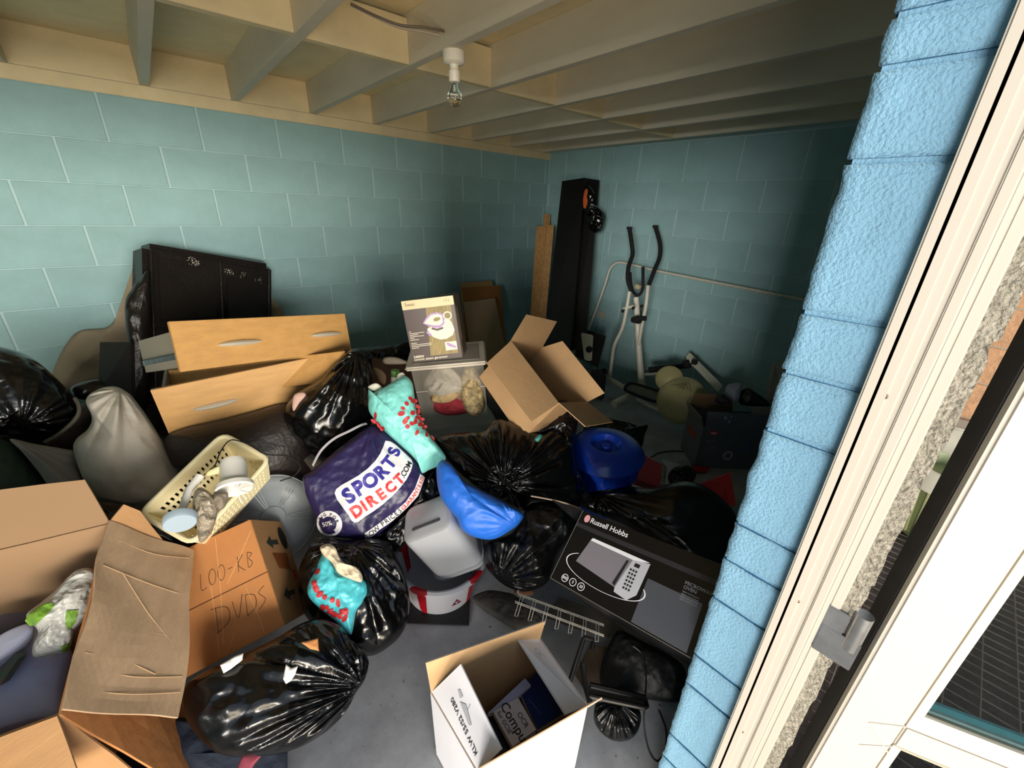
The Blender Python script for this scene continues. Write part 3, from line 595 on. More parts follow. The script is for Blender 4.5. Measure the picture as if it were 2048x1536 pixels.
# large bag far left
bag('large taut black bin bag at the left edge by the blue wall', [(-90, 690), (0, 694), (60, 714), (108, 752), (148, 795), (172, 830), (160, 862), (110, 884), (50, 878), (0, 870), (-90, 880)], 1.75, .16, plas, seed=31, amp=.009, freq=5, fold=.02, knot=(45, 850), k=18)
MBs = MB().tube(spline([at(150, 797, 1.72), at(158, 812, 1.70), at(156, 830, 1.68), at(140, 850, 1.66), at(112, 872, 1.64), at(90, 884, 1.64)], 6), .007, 6).build('grey_strap', M('strap_grey', '#5c564b', .8), smooth=True); tag(MBs, 'grey piping strap along the edge of the big left bin bag', 'strap')
b_ = Blob([(120, 860), (160, 820), (185, 805), (180, 850), (165, 885), (130, 900), (90, 895)], 1.78, .05, .2, amp=.01, seed=33); tag(b_.build('brown_cloth', M('dark_brown_cloth', '#2b201c', .85, bump=.3), R=16), 'dark brown cloth wedged between the left bin bag and the white sheet', 'cloth')
bag('black bin bag under the green cloth at the left edge of the heap', [(-160, 900), (-60, 880), (60, 930), (100, 985), (90, 1060), (0, 1100), (-120, 1100), (-190, 1000)], 1.72, .08, plas2, seed=46, tb=.3)
# white sheet over something
ws = Blob([(172, 800), (196, 779), (228, 773), (252, 783), (270, 800), (300, 842), (335, 900), (362, 955), (368, 985), (345, 1004), (300, 1015), (250, 1032), (205, 1010), (170, 965), (148, 905), (152, 880), (176, 858), (184, 835)], 1.72, .15, .25, amp=.012, freq=4, seed=41, fold=.035, knot=(240, 782), k=16)
tag(ws.build('white_sheet', sheetm, R=44), 'pale dust sheet draped over a tall bulky item in front of the drawers', 'sheet', )
b_ = Blob([(20, 878), (70, 888), (130, 898), (152, 905), (160, 940), (176, 985), (188, 1028), (150, 1038), (108, 990), (78, 945), (45, 905)], 1.62, .05, .12, amp=.012, freq=5, seed=42, fold=.02, knot=(30, 880))
tag(b_.build('grey_sheet', M('grey_cloth', '#8a8780', .9, var=.1, bump=.15, bscale=80), R=26), 'grey corner of cloth trailing left of the draped item', 'sheet')
b_ = Blob([(-60, 878), (20, 885), (48, 915), (72, 945), (98, 975), (60, 985), (0, 1005), (-60, 1020)], 1.58, .06, .2, amp=.008, seed=43); tag(b_.build('green_cloth', M('dark_green_cloth', '#1f3324', .85, bump=.2), R=22), 'dark green cloth under the big bin bag at the left edge', 'cloth')
panel('brown_board', 'scratched brown and orange board lying under the green cloth', 'board', [(-40, 1010), (92, 966), (150, 1036), (-40, 1110)], .02, M('orange_brown_veneer', '#5e3a22', .4, var=.6, vscale=6, col2='#1e1a18', bump=.2, bscale=20), (1.52, 1.55, 1.42, 1.33))
bag('added black filler bag for the shadowed gap beneath the white sheet and the basket', [(90, 985), (170, 990), (300, 1010), (420, 1000), (460, 1060), (420, 1120), (250, 1060), (150, 1050), (60, 1060)], 1.62, .08, plas2, seed=44, tb=.25)  # added filler, keeps bare floor out of this shadowed gap
# ------------------------------------------------------------------ laundry basket and what is in it
KB = .89; bo, bX, bY, bZ = scl((-3.783, -1.817, .354), KB), V((.832, .341, .438)), V((-.511, .778, .365)), V((-.216, -.528, .822)); bL, bW, bH = .37*KB, .225*KB, .184*KB
bk_ = thing('laundry_basket', 'cream slotted plastic laundry basket lying tilted, full of odds and ends', 'basket', tuple(bo))
crm = M('cream_plastic', '#efe4bb', .45)
tp = .020    # taper per side at the base
c0 = [bo+bX*tp+bY*tp, bo+bX*(bL-tp)+bY*tp, bo+bX*(bL-tp)+bY*(bW-tp), bo+bX*tp+bY*(bW-tp)]; c1 = [bo+bZ*bH, bo+bX*bL+bZ*bH, bo+bX*bL+bY*bW+bZ*bH, bo+bY*bW+bZ*bH]
def wall_slots(name, a, b, c, d, nu, nv, mu=.06, fu=.55, fv=.6, top=.18, bot=.12):   # a,b base; d,c top; lattice wall with real holes
    P3 = lambda u, v: (a*(1-u)+b*u)*(1-v)+(d*(1-u)+c*u)*v
    us = [0]; vs_ = [0]
    for i in range(nu): s_ = mu+(1-2*mu)*i/nu; us += [s_, s_+(1-2*mu)/nu*fu]
    us.append(1)
    for j in range(nv): s_ = bot+(1-top-bot)*j/nv; vs_ += [s_, s_+(1-top-bot)/nv*fv]
    vs_.append(1); N_ = (b-a).cross(d-a).normalized()*.003; k = len(us); V_ = [P3(u, v)+N_ for v in vs_ for u in us]+[P3(u, v)-N_ for v in vs_ for u in us]; n_ = k*len(vs_); F_ = []
    hole = lambda i, j: i % 2 == 1 and j % 2 == 1 and i < k-1 and j < len(vs_)-1
    for j in range(len(vs_)-1):
        for i in range(k-1):
            if hole(i, j): continue
            q = (j*k+i, j*k+i+1, (j+1)*k+i+1, (j+1)*k+i); F_ += [q, tuple(x+n_ for x in reversed(q))]
            for (p, r_, ii, jj) in ((q[0], q[1], i, j-1), (q[1], q[2], i+1, j), (q[2], q[3], i, j+1), (q[3], q[0], i-1, j)):
                if ii < 0 or jj < 0 or ii >= k-1 or jj >= len(vs_)-1 or hole(ii, jj): F_.append((r_, p, p+n_, r_+n_))
    return MB().add(V_, F_).build(name, crm, bk_)
wall_slots('near_side', c0[0], c0[1], c1[1], c1[0], 17, 4, fu=.6, fv=.62, top=.16, bot=.1); wall_slots('far_side', c0[2], c0[3], c1[3], c1[2], 15, 3, fu=.45, fv=.72, top=.2, bot=.1)
wall_slots('end_wall', c0[1], c0[2], c1[2], c1[1], 7, 2, fu=.4, fv=.7, top=.45, bot=.1); wall_slots('end_wall', c0[3], c0[0], c1[0], c1[3], 7, 2, fu=.4, fv=.7, top=.45, bot=.1); wall_slots('basket_base', c0[0], c0[1], c0[2], c0[3], 12, 4, fu=.45, fv=.6)
rm = [p+((p-(sum(c1, V())/4)).normalized())*.008 for p in c1]; lp_ = []
for i in range(4):
    p, q, r_ = rm[i], rm[(i+1) % 4], rm[(i-1) % 4]
    e0 = p+(r_-p).normalized()*.035; e1 = p+(q-p).normalized()*.035
    lp_ += [e0*((1-t)**2)+p*(2*t*(1-t))+e1*t*t for t in (0, .25, .5, .75, 1)]
MB().tube(lp_, .009, 8, closed=True).build('rim', crm, bk_, smooth=True)
bc = lambda u, v, h: bo+bX*(bL*u)+bY*(bW*v)+bZ*(bH*h)
def item(name, label, cat, mb, m, **k): return tag(mb.build(name, m, **k), label, cat)
wpl = M('white_plastic', '#e6e4dc', .35)
fn = thing('white_fan_heater', 'white cylindrical appliance with a grilled round mouth, in the basket', 'appliance', tuple(bc(.7, .5, .5)))
ax_ = (at(470, 990, 1.388)-at(465, 925, 1.442)).normalized(); fc = at(466, 932, 1.424)
MB().lathe([(.0, -.02), (.036, -.02), (.040, 0), (.040, .055), (.045, .062), (.055, .07), (.057, .085), (.052, .09), (.048, .085), (.0, .06)], fc, ax_, 32).build('body', wpl, fn, smooth=True)
for k in range(6): a = k*.45-1.1; MB().tube([fc+ax_*.088+_R*math.cos(a)*.008, fc+ax_*.088+(_R*math.cos(a)+_U*math.sin(a))*.05], .002, 4).build('grille_bar', wpl, fn)
pl_ = thing('plastic_wand', 'white plastic wand with a wide pale blue round foot, in the basket', 'toilet brush', tuple(bc(.2, .4, .3)))
MB().tube([at(360, 1032, 1.264), at(378, 980, 1.335), at(400, 952, 1.371)], [.011, .012, .014], 12).build('shaft', wpl, pl_, smooth=True)
MB().lathe([(.0, 0), (.040, 0), (.043, .006), (.043, .024), (.036, .03), (.02, .032), (.012, .04)], at(360, 1048, 1.246), at(360, 1032, 1.264)-at(360, 1048, 1.246), 32).build('round_foot', M('pale_blue_plastic', '#a9bccb', .3), pl_, smooth=True)
b_ = Blob([(388, 985), (402, 975), (425, 990), (436, 1010), (432, 1040), (420, 1070), (400, 1085), (392, 1050), (385, 1015)], 1.335, .035, .04, amp=.02, freq=14, seed=51); tag(b_.build('clear_bag', M('cloudy_polythene', '#a79c89', .3, var=.2, vscale=30, bump=.4, bump2=.4, b2scale=40), R=22), 'crumpled cloudy plastic bag between the wand and basket side', 'bag')
b_ = Blob([(430, 985), (455, 985), (452, 1010), (438, 1020), (425, 1000)], 1.362, .03, .04, amp=.015, freq=14, seed=52); tag(b_.build('grey_rag', M('grey_brown_rag', '#847a6b', .8), R=14), 'small grey brown rag under the round mouth of the appliance', 'rag')
b_ = Blob([(440, 930), (452, 926), (458, 938), (450, 948), (432, 950), (412, 952), (415, 942)], 1.406, .012, .02, amp=.006, seed=53); tag(b_.build('yellow_plug', M('cream_plug', '#ded4a0', .4), R=12), 'cream plug and adaptor lying over the basket slots', 'plug')
item('black_cable', 'thin black cable trailing over the far rim of the basket', 'cable', MB().tube(spline([at(408, 950, 1.406), at(430, 930, 1.406), at(440, 905, 1.442), at(455, 884, 1.477), at(470, 880, 1.495), at(500, 890, 1.513), at(530, 908, 1.531), at(575, 912, 1.549), at(600, 930, 1.531), at(590, 950, 1.513), at(560, 962, 1.477)], 6), .0022, 5), M('cable_black', '#141214', .5), smooth=True)
# clear round lid behind the boxes
lid = thing('clear_round_lid', 'large clear plastic round lid standing on edge beside the basket', 'lid', tuple(at(548, 1037, 1.72)))
clr = M('clear_plastic', '#b4bcc0', .15, alpha=.42, spec=.6); lcn = at(545, 1037, 1.80); lax = (CAM-lcn).normalized()*1+_R*.35-_U*.1
MB().lathe([(0, .012), (.05, .012), (.054, .006), (.13, .004), (.150, .014), (.168, .014), (.183, .004), (.188, -.004), (.183, -.008), (.165, .006), (.150, .006), (.13, -.002), (.0, -.002)], lcn, lax, 56).build('disc', clr, lid, smooth=True)
rb = M('clear_rib', '#c8cfd0', .3, alpha=.7); lax.normalize(); lu = lax.cross(V((0, 0, 1))).normalized(); lv = lu.cross(lax)
for k in range(6):
    for w_ in (-.1, 0, .1):
        a = k*math.pi/3+w_+.35; dd = lu*math.cos(a)+lv*math.sin(a); MB().tube([lcn+lax*.0135+dd*.055, lcn+lax*.012+dd*.15], .0014, 4).build('rib', rb, lid)
MB().lathe([(.182, .006), (.187, .003), (.184, -.002)], lcn, lax, 56).build('rim_bead', rb, lid, smooth=True)
# ------------------------------------------------------------------ heap, centre
bag('black bin bag piled right of the drawers, gathered at its top', [(690, 708), (705, 698), (728, 704), (742, 738), (750, 790), (745, 840), (722, 868), (690, 895), (655, 908), (620, 902), (590, 880), (568, 830), (590, 790), (640, 758), (668, 728)], 2.02, .15, plas, seed=61, amp=.016, freq=6, fold=.05, knot=(712, 706), k=20, tb=.25)
b_ = Blob([(588, 790), (604, 784), (612, 790), (600, 806), (588, 822), (584, 812)], 1.86, .015, amp=.003, seed=62); tag(b_.build('pink_paper', M('pale_pink_paper', '#c9a596', .7), R=10), 'scrap of pale pink paper poking from a bag below the drawers', 'paper')
bag('low black bin bag at the wall behind the steam generator box', [(702, 700), (740, 694), (790, 688), (822, 684), (830, 735), (780, 740), (710, 735)], 2.85, .1, plas2, seed=63)
r = thing('brown_box', 'dark brown open carton behind the aqua bag', 'box', tuple(at(770, 760, 2.5)))
q = [at(742, 715, 2.6), at(832, 722, 2.6), at(835, 790, 2.4), at(750, 800, 2.4)]; hexa(q, [p+_F*.18 for p in q], 'box_body', M('dark_card', '#4a3020', .8, var=.2), r, .003)
b_ = Blob([(768, 716), (790, 714), (812, 722), (812, 728), (770, 728)], 2.5, .02, amp=.006, seed=64); tag(b_.build('white_paper', M('off_white_paper', '#b9ab9a', .8), R=8), 'strip of crumpled off-white paper on the dark brown carton', 'paper')
b_ = Blob([(747, 737), (762, 740), (772, 752), (770, 768), (760, 764)], 2.3, .01, amp=.002, seed=65); tag(b_.build('lace_fan', M('lace_beige', '#9c8064', .7, bump=.5, bscale=200), R=10), 'small beige lace fan behind the aqua bag', 'fan')
bt = thing('green_bottle', 'bottle with a green cap sticking out of the aqua bag', 'bottle', tuple(at(790, 760, 1.98)))
MB().lathe([(0, .03), (.018, .03), (.02, .025), (.02, 0)], at(791, 752, 1.98), (0, 0, 1), 18).build('cap', M('green_cap', '#5c8a3a', .4), bt, smooth=True); MB().lathe([(.018, 0), (.022, -.01), (.028, -.05), (.028, -.12), (0, -.12)], at(791, 752, 1.98), (0, 0, 1), 18).build('bottle_body', wpl, bt, smooth=True)
for (pp, d_, lab) in (([(736, 774), (752, 766), (764, 776), (752, 784)], 1.86, 'small folded white paper at the left mouth of the aqua bag'), ([(796, 748), (806, 745), (811, 756), (800, 766), (794, 758)], 1.9, 'white carton edge at the right mouth of the aqua bag')):
    b_ = Blob(pp, d_, .012, amp=.003, seed=66); tag(b_.build('white_paper', M('white_paper', '#dcd8c8', .7), R=8), lab, 'paper')
ab = Blob([(737, 778), (745, 786), (762, 778), (790, 762), (809, 752), (824, 765), (829, 795), (833, 822), (846, 852), (864, 876), (890, 910), (888, 922), (876, 932), (858, 940), (844, 946), (838, 930), (822, 910), (800, 890), (771, 864), (752, 842), (738, 822), (737, 798)], 1.86, .07, .08, amp=.011, freq=7, seed=67, R=0) if False else Blob([(737, 778), (745, 786), (762, 778), (790, 762), (809, 752), (824, 765), (829, 795), (833, 822), (846, 852), (864, 876), (890, 910), (888, 922), (876, 932), (858, 940), (844, 946), (838, 930), (822, 910), (800, 890), (771, 864), (752, 842), (738, 822), (737, 798)], 1.86, .07, .08, amp=.011, freq=7, seed=67)
abr = thing('aqua_bag', 'aqua plastic shopping bag with red leaf print, slumped against the clear box', 'bag', tuple(ab.A)); ab.build('bag_body', aqua, abr, R=36)
def leaves(bl, cs, ox, oy, s_, parent, seed, rr=(11, 22)):
    random.seed(seed); pols = []
    for cx, cy in cs:
        a, r1, r2, n_ = random.random()*3.1, random.uniform(*rr), random.uniform(*rr)*.65, 10
        pols.append([(ox+(cx+math.cos(t*2*math.pi/n_)*r1*math.cos(a)-math.sin(t*2*math.pi/n_)*r2*math.sin(a))/s_, oy+(cy+math.cos(t*2*math.pi/n_)*r1*math.sin(a)+math.sin(t*2*math.pi/n_)*r2*math.cos(a))/s_) for t in range(n_)])
    bl.paint(pols, M('leaf_red', '#b5262c', .5), parent, 'leaf_print', seg=4)
leaves(ab, [(865, 850), (890, 815), (915, 830), (940, 865), (840, 880), (830, 915), (870, 945), (855, 965), (870, 1000), (932, 1040), (905, 910), (940, 935), (960, 985), (985, 1005), (1000, 1050), (1040, 1080), (965, 950), (925, 965), (900, 980), (640, 965), (675, 990), (655, 930), (700, 1015), (945, 900)], 560, 560, 3.413, abr, 4, (15, 27))
# sports shop bag
sb = Blob([(606, 955), (626, 940), (664, 908), (705, 876), (738, 853), (756, 856), (772, 864), (800, 890), (824, 915), (849, 950), (846, 968), (836, 990), (812, 1015), (790, 1038), (765, 1062), (738, 1082), (705, 1078), (672, 1074), (650, 1070), (636, 1045), (622, 1015), (610, 985)], 1.78, .075, .12, amp=.010, freq=6, seed=71, fold=.018, knot=(742, 856), k=12, power=.42)
sbr = thing('navy_carrier_bag', 'navy shop carrier bag with a large white badge lettered in blue and red', 'bag', tuple(sb.A)); navy = M('navy_bag', '#2a2350', .38, var=.25, vscale=5, bump=.25, bscale=45, bump2=.2, b2scale=14)
sb.build('bag_body', navy, sbr, R=44)
Z4 = lambda l: P_(l, 4.452, 600, 820)
wi = M('bag_white', '#e6e3e6', .45, bump=.15, bscale=40)
top_ = [(318, 740), (330, 705), (372, 672), (440, 635), (520, 590), (600, 530), (665, 465), (712, 395), (738, 335), (755, 285)]; bot_ = [(488, 992), (520, 985), (580, 940), (650, 895), (730, 835), (810, 765), (880, 690), (935, 620), (975, 550), (996, 480)]
polys = []
for i in range(9): polys.append(Z4([top_[i], top_[i+1], bot_[i+1], bot_[i]]))
polys.append(Z4([(755, 285), (800, 290), (850, 320), (920, 385), (985, 445), (996, 480)])); polys.append(Z4([(318, 740), (340, 795), (400, 860), (445, 940), (465, 975), (488, 992)]))
sb.paint(polys, wi, sbr, 'badge', off=.002)
def along(bl, st, path, sizes, m, parent, bold=.02, sx=1, off=.0045, fr=None, wds=None):
    pth = spline([V((x, y, 0)) for x, y in path], 10); L_ = [0]
    for i in range(1, len(pth)): L_.append(L_[-1]+(pth[i]-pth[i-1]).length)
    T_ = L_[-1]; wd = wds or [{'I': .5, '.': .35, 'W': 1.4, 'M': 1.3, 'O': 1.15, ' ': .5, 'L': .85}.get(c, 1) for c in st]; tot = sum(wd); acc = 0
    for ch, w_ in zip(st, wd):
        s_ = (acc+w_/2)/tot*T_; acc += w_
        if ch == ' ': continue
        i = max(1, next((k for k in range(len(L_)) if L_[k] >= s_), len(L_)-1)); f = (s_-L_[i-1])/max(1e-6, L_[i]-L_[i-1]); p = pth[i-1].lerp(pth[i], f)
        a = math.degrees(math.atan2(-(pth[i].y-pth[i-1].y), pth[i].x-pth[i-1].x)); sz = sizes[0]*(1-s_/T_)+sizes[1]*s_/T_
        bl.text(ch, p.x, p.y, a, sz, m, parent, off=off, bold=bold, sx=sx)
along(sb, 'SPORTS', Z4([(400, 800), (500, 720), (600, 655), (700, 580), (765, 510), (815, 440), (850, 330)]), (41, 31), M('bag_violet', '#2f2a8c', .5), sbr, bold=.045)
along(sb, 'DIRECT', Z4([(470, 925), (560, 860), (680, 780), (800, 690), (910, 590)]), (31, 26), M('bag_red', '#d52a2a', .5), sbr, bold=.045)
along(sb, '.COM', Z4([(895, 605), (930, 545), (975, 465)]), (15, 15), ink, sbr, bold=.012)
sb.paint([Z4([(575, 1085), (700, 1000), (700, 1062), (600, 1150)]), Z4([(575, 1085), (600, 1150), (640, 1150), (590, 1158)]), Z4([(700, 1000), (830, 905), (850, 965), (700, 1062)]), Z4([(830, 905), (930, 815), (960, 862), (850, 965)]), Z4([(930, 815), (1010, 700), (1050, 765), (960, 862)]), Z4([(1010, 700), (1060, 570), (1105, 600), (1050, 765)])], wi, sbr, 'banner', off=.002)
along(sb, 'LOW PRICES', Z4([(590, 1125), (700, 1035), (800, 960), (900, 880)]), (14, 13), ink, sbr, bold=.006)
along(sb, 'GUARANTEED', Z4([(905, 880), (985, 790), (1045, 690), (1085, 600)]), (13, 10), M('bag_red', '#d52a2a', .5), sbr, bold=.008)
for r0, r1, m_ in ((26, 21, wi),): sb.paint([[(660+x, 1046+y) for x, y in q] for q in ring2(0, 0, r0, r1, 28)], wi, sbr, 'roundel', off=.003)
sb.paint([[(660+x, 1046+y) for x, y in q] for q in ring2(0, 0, 21, 15, 28, -2.4, .9)], wi, sbr, 'roundel', off=.003)
sb.text('50%', 656, 1046, 18, 12, wi, sbr, bold=.02); along(sb, 'BIG FOR', [(640, 1040), (648, 1030), (660, 1027), (672, 1034), (678, 1044)], (9, 9), ink, sbr, bold=.01, off=.006)
hd_ = MB(); pth = [sb.plane(x, y)+sb.n*o_ for x, y, o_ in ((628, 934, .02), (646, 905, .05), (672, 882, .06), (700, 868, .06), (722, 856, .05), (735, 850, .02))]; pth = spline(pth, 6)
w1 = (sb.n.cross(pth[-1]-pth[0])).normalized()*.010
hd_.add([p+w1*s_+sb.n*e for p in pth for s_, e in ((0, 0), (1, 0), (1, .002), (0, .002))], [(i*4+k, i*4+(k+1) % 4, (i+1)*4+(k+1) % 4, (i+1)*4+k) for i in range(len(pth)-1) for k in range(4)]); hd_.build('carry_strap', M('strap_white', '#9c9aa0', .5), sbr, smooth=True)
r = thing('grey_carton', 'small torn grey carton lying behind the navy carrier bag', 'box', tuple(at(620, 915, 1.98)))
q = [at(600, 912, 1.98), at(618, 903, 2.0), at(648, 928, 1.9), at(628, 948, 1.88)]; hexa(q, [p+_F*.08 for p in q], 'box_body', M('grey_card', '#8b8680', .7), r, .002)
# black sports bag
db = Blob([(738, 1084), (765, 1064), (792, 1040), (820, 1012), (840, 985), (852, 958), (866, 945), (878, 960), (884, 985), (893, 1008), (882, 1030), (850, 1060), (815, 1085), (790, 1105), (760, 1100)], 1.86, .05, .14, amp=.02, freq=9, seed=73)
dbr = thing('black_sports_bag', 'shiny black plastic bag with white slanted lettering beside the navy bag', 'bag', tuple(db.A)); db.build('bag_body', plas, dbr, R=30)
along(db, 'DUNLOP', [(808, 1068), (840, 1045), (865, 1024), (888, 1006)], (19, 16), white_ink, dbr, bold=.02, sx=1.1)
# big black bags right of the centre
bag('large black bin bag under the clear storage box, gathered in a star knot', [(868, 884), (880, 872), (920, 866), (968, 862), (990, 838), (1030, 846), (1080, 868), (1110, 860), (1140, 880), (1150, 930), (1165, 990), (1150, 1020), (1100, 1005), (1062, 1004), (1046, 1022), (1010, 1005), (970, 985), (930, 955), (905, 930), (888, 910)], 2.0, .16, plas, seed=81, amp=.014, freq=5, fold=.07, knot=(1008, 968), k=26, c=(1008, 950), tb=.3)
bag('black bin bag below the blue sleeping bag, resting on the floor', [(975, 1085), (1020, 1068), (1042, 1040), (1060, 1008), (1110, 1005), (1150, 1020), (1150, 1060), (1115, 1110), (1098, 1160), (1060, 1182), (1020, 1176), (985, 1150), (968, 1120)], 1.84, .12, plas2, seed=82, amp=.018, freq=6, fold=.04, knot=(1000, 1160), k=14, tb=.2)
bag('black bin bag beneath the open cardboard box', [(1062, 846), (1095, 820), (1130, 800), (1155, 840), (1148, 900), (1165, 960), (1185, 1005), (1140, 1000), (1100, 930), (1075, 880)], 2.12, .12, plas2, seed=83, amp=.02, freq=8, fold=.04, knot=(1120, 850), k=14, tb=.3)
bag('small black bin bag behind the blue bucket on the bare floor', [(1168, 862), (1178, 846), (1215, 836), (1255, 842), (1280, 850), (1296, 850), (1290, 868), (1282, 896), (1255, 892), (1210, 880)], 2.75, .09, plas2, seed=84, amp=.02, freq=8)
bag('wide black bin bag between the blue bucket and the microwave box', [(1165, 985), (1182, 968), (1230, 968), (1300, 976), (1370, 962), (1430, 985), (1480, 1040), (1520, 1120), (1470, 1170), (1400, 1145), (1320, 1095), (1250, 1052), (1195, 1030), (1160, 1010)], 2.08, .14, plas, seed=85, amp=.012, freq=4, fold=.03, knot=(1200, 990), k=14, tb=.25)
bag('crumpled black bag scrap beside the red box', [(1336, 950), (1350, 934), (1375, 930), (1392, 945), (1385, 965), (1360, 975), (1340, 968)], 2.4, .05, plas2, seed=86, amp=.02, freq=14)
bag('added black filler bag for the shadowed gaps in the middle of the heap behind the grey tub', [(560, 900), (640, 880), (740, 850), (850, 880), (900, 960), (900, 1040), (800, 1080), (700, 1060), (600, 1040), (560, 980)], 2.18, .1, plas2, seed=87, tb=.3)  # filler bag, its black stands in for shadow in the gaps
tl = Blob([(1069, 878), (1080, 868), (1084, 874), (1076, 884)], 1.86, .008, seed=5, amp=.001); tag(tl.build('teal_scrap', M('teal_scrap', '#1f6f68', .5), R=8), 'tiny teal plastic scrap on the star-knotted bin bag', 'scrap')
item('curved_lath', 'thin pale curved strip lying along the bags above the microwave box', 'strip', MB().tube(spline([at(1062, 992, 1.80), at(1095, 998, 1.78), at(1130, 1006, 1.74), at(1163, 1018, 1.70)], 5), .003, 5), M('pale_strip', '#b9a68f', .5))
# blue sleeping bag
sl = Blob([(873, 938), (883, 921), (899, 926), (912, 942), (925, 960), (958, 978), (990, 994), (1022, 1012), (1046, 1028), (1040, 1045), (1025, 1058), (988, 1078), (952, 1075), (925, 1060), (912, 1035), (893, 1012), (878, 985)], 1.72, .085, .09, amp=.010, freq=6, seed=91, fold=.012, knot=(1030, 1050), k=20)
tag(sl.build('blue_sleeping_bag', M('blue_nylon', '#1f62c4', .45, bump=.25, bscale=18), R=40), 'bright blue rolled sleeping bag lying across the black bags', 'sleeping bag')
# ------------------------------------------------------------------ storage box and steam generator box
so_, sX, sY, sZ = V((-2.766, -1.738, .501)), V((.797, -.597, .092)).normalized(), V((.59, .802, .094)).normalized(), V((-.13, -.021, .991)).normalized(); sw, sd_, sh = .408, .27, .40
sbx = thing('storage_box', 'clear plastic storage box with a cloudy lid, packed with clothes and paper', 'storage box', tuple(so_))
ctr = M('clear_box_plastic', '#d8d0c2', .15, alpha=.15, spec=.6)
tpb = .035
lo = [so_+sX*tpb+sY*tpb, so_+sX*(sw-tpb*.4)+sY*tpb, so_+sX*(sw-tpb*.4)+sY*(sd_-tpb*.5), so_+sX*tpb+sY*(sd_-tpb*.5)]; hi = [so_+sX*.02+sY*.015+sZ*sh, so_+sX*(sw-.01)+sY*.015+sZ*sh, so_+sX*(sw-.01)+sY*(sd_-.01)+sZ*sh, so_+sX*.02+sY*(sd_-.01)+sZ*sh]
def wallp(a, b, c, d, name='box_wall', t=.0015): return MB().quad(a, b, c, d, t).build(name, ctr, sbx)
for i in range(4): j = (i+1) % 4; wallp(lo[i], lo[j], hi[j], hi[i])
wallp(lo[0], lo[3], lo[2], lo[1], 'box_base'); mlid = M('cloudy_lid', '#d8cfc0', .35)
MB().par(so_-sX*.006-sY*.008+sZ*sh, sX*(sw+.014), sY*(sd_+.016), sZ*.022).build('lid', mlid, sbx, bevel=.008)
MB().par(so_+sX*.03+sY*.03+sZ*(sh+.0205), sX*(sw-.06), sY*(sd_-.06), sZ*.004).build('lid_panel', M('cloudy_lid_inner', '#a89d92', .4), sbx, bevel=.003)
MB().tube([lo[i]*(.35)+hi[i]*.65 for i in range(4)], .0016, 5, closed=True).build('fill_line', M('clear_ridge', '#e8e4dc', .2), sbx)
S3 = lambda u, v, h: so_+sX*(sw*u)+sY*(sd_*v)+sZ*(sh*h)
def inbox(label, cat, name, m, u0, u1, v, h0, h1, seed, tf=.05, amp=.018):
    c = S3((u0+u1)/2, v, (h0+h1)/2); p = lambda u, h: (lambda q: (1024+FPX*(q-CAM).dot(_R)/(q-CAM).dot(_F), 768-FPX*(q-CAM).dot(_U)/(q-CAM).dot(_F)))(S3(u, v, h))
    mu, mh = (u0+u1)/2, (h0+h1)/2; pl = [p(mu+(u1-u0)/2*math.cos(a)*(1 if random.random() > .4 else .85), mh+(h1-h0)/2*math.sin(a)) for a in [k*math.pi/5 for k in range(10)]]
    b = Blob(pl, (c-CAM).dot(_F), tf, tf, amp=amp, freq=10, seed=seed); return tag(b.build(name, m, R=20), label, cat)
random.seed(9)
inbox('grey white crumpled cloth inside the clear storage box, upper part', 'cloth', 'pale_cloth', M('pale_cloth', '#b7b0a2', .8, bump=.3), .15, .68, .30, .40, .97, 101, .06)
inbox('red cloth low inside the clear storage box', 'cloth', 'red_cloth', M('red_cloth', '#a8323c', .8), .18, .86, .20, .18, .52, 102, .045)
inbox('cream envelope crumpled in the middle of the clear storage box', 'paper', 'cream_paper', M('cream_paper', '#c9ac7c', .7), .2, .62, .14, .42, .64, 103, .03)
inbox('yellow patterned fabric at the right side of the clear storage box', 'fabric', 'patterned_fabric', M('yellow_pattern', '#cbb37e', .7, var=.7, vscale=40, col2='#6a5d43'), .62, .97, .22, .10, .97, 104, .06)
inbox('dark grey fabric at the left and bottom of the clear storage box', 'fabric', 'grey_fabric', M('taupe_fabric', '#6d6461', .8), .05, .93, .55, .03, .9, 105, .07)
k3 = 1.035; po, pX, pY, pZ = scl((-2.868, -1.909, 1.005), k3), V((.724, -.673, .154)), V((.689, .718, -.098)), V((-.045, .177, .983)); pw_, pd_, ph = .238*k3, .17*k3, .286*k3
pN = -pY
gb = thing('steam_generator_box', 'steam generator iron carton standing on the clear storage box', 'box', tuple(po)); brown = M('dark_brown_print', '#4b3a33', .35, spec=.5)
MB().par(po, pX*pw_, pY*pd_, pZ*ph).build('carton', brown, gb, bevel=.0015)
F2 = lambda u, v: po+pX*(pw_*u)+pZ*(ph*v)
creamp = M('cream_print', '#e3cfa2', .4); gold = M('wood_print', '#a8935a', .45, var=.45, vscale=9, stretch=(14, 14, 1)); lil = M('lilac_print', '#b48fc4', .4); whp = M('white_print', '#eee6cf', .4)
R2 = lambda u0, v0, u1, v1: [(u0*pw_, v0*ph), (u1*pw_, v0*ph), (u1*pw_, v1*ph), (u0*pw_, v1*ph)]
def pp(polys, m, name='print', off=.0008): shapes_on([[(x*pw_, y*ph) for x, y in q] for q in polys], po, pX, pZ, m, gb, name, off)
pp([[(0, .86), (1, .86), (1, 1), (0, 1)]], creamp); pp([[(.38, .08), (.93, .08), (.93, .86), (.45, .86), (.42, .5)]], gold)
pp([[(.70, .14), (.93, .14), (.93, .28), (.70, .28)]], whp, off=.0014); pp([[(.72, .25), (.78, .2), (.92, .16), (.9, .2), (.76, .27)]], lil, off=.0018)
base = [(.40, .52), (.46, .42), (.50, .38), (.62, .33), (.75, .33), (.88, .38), (.93, .46), (.90, .58), (.84, .66), (.6, .6)]; pp([base], whp, off=.0014)
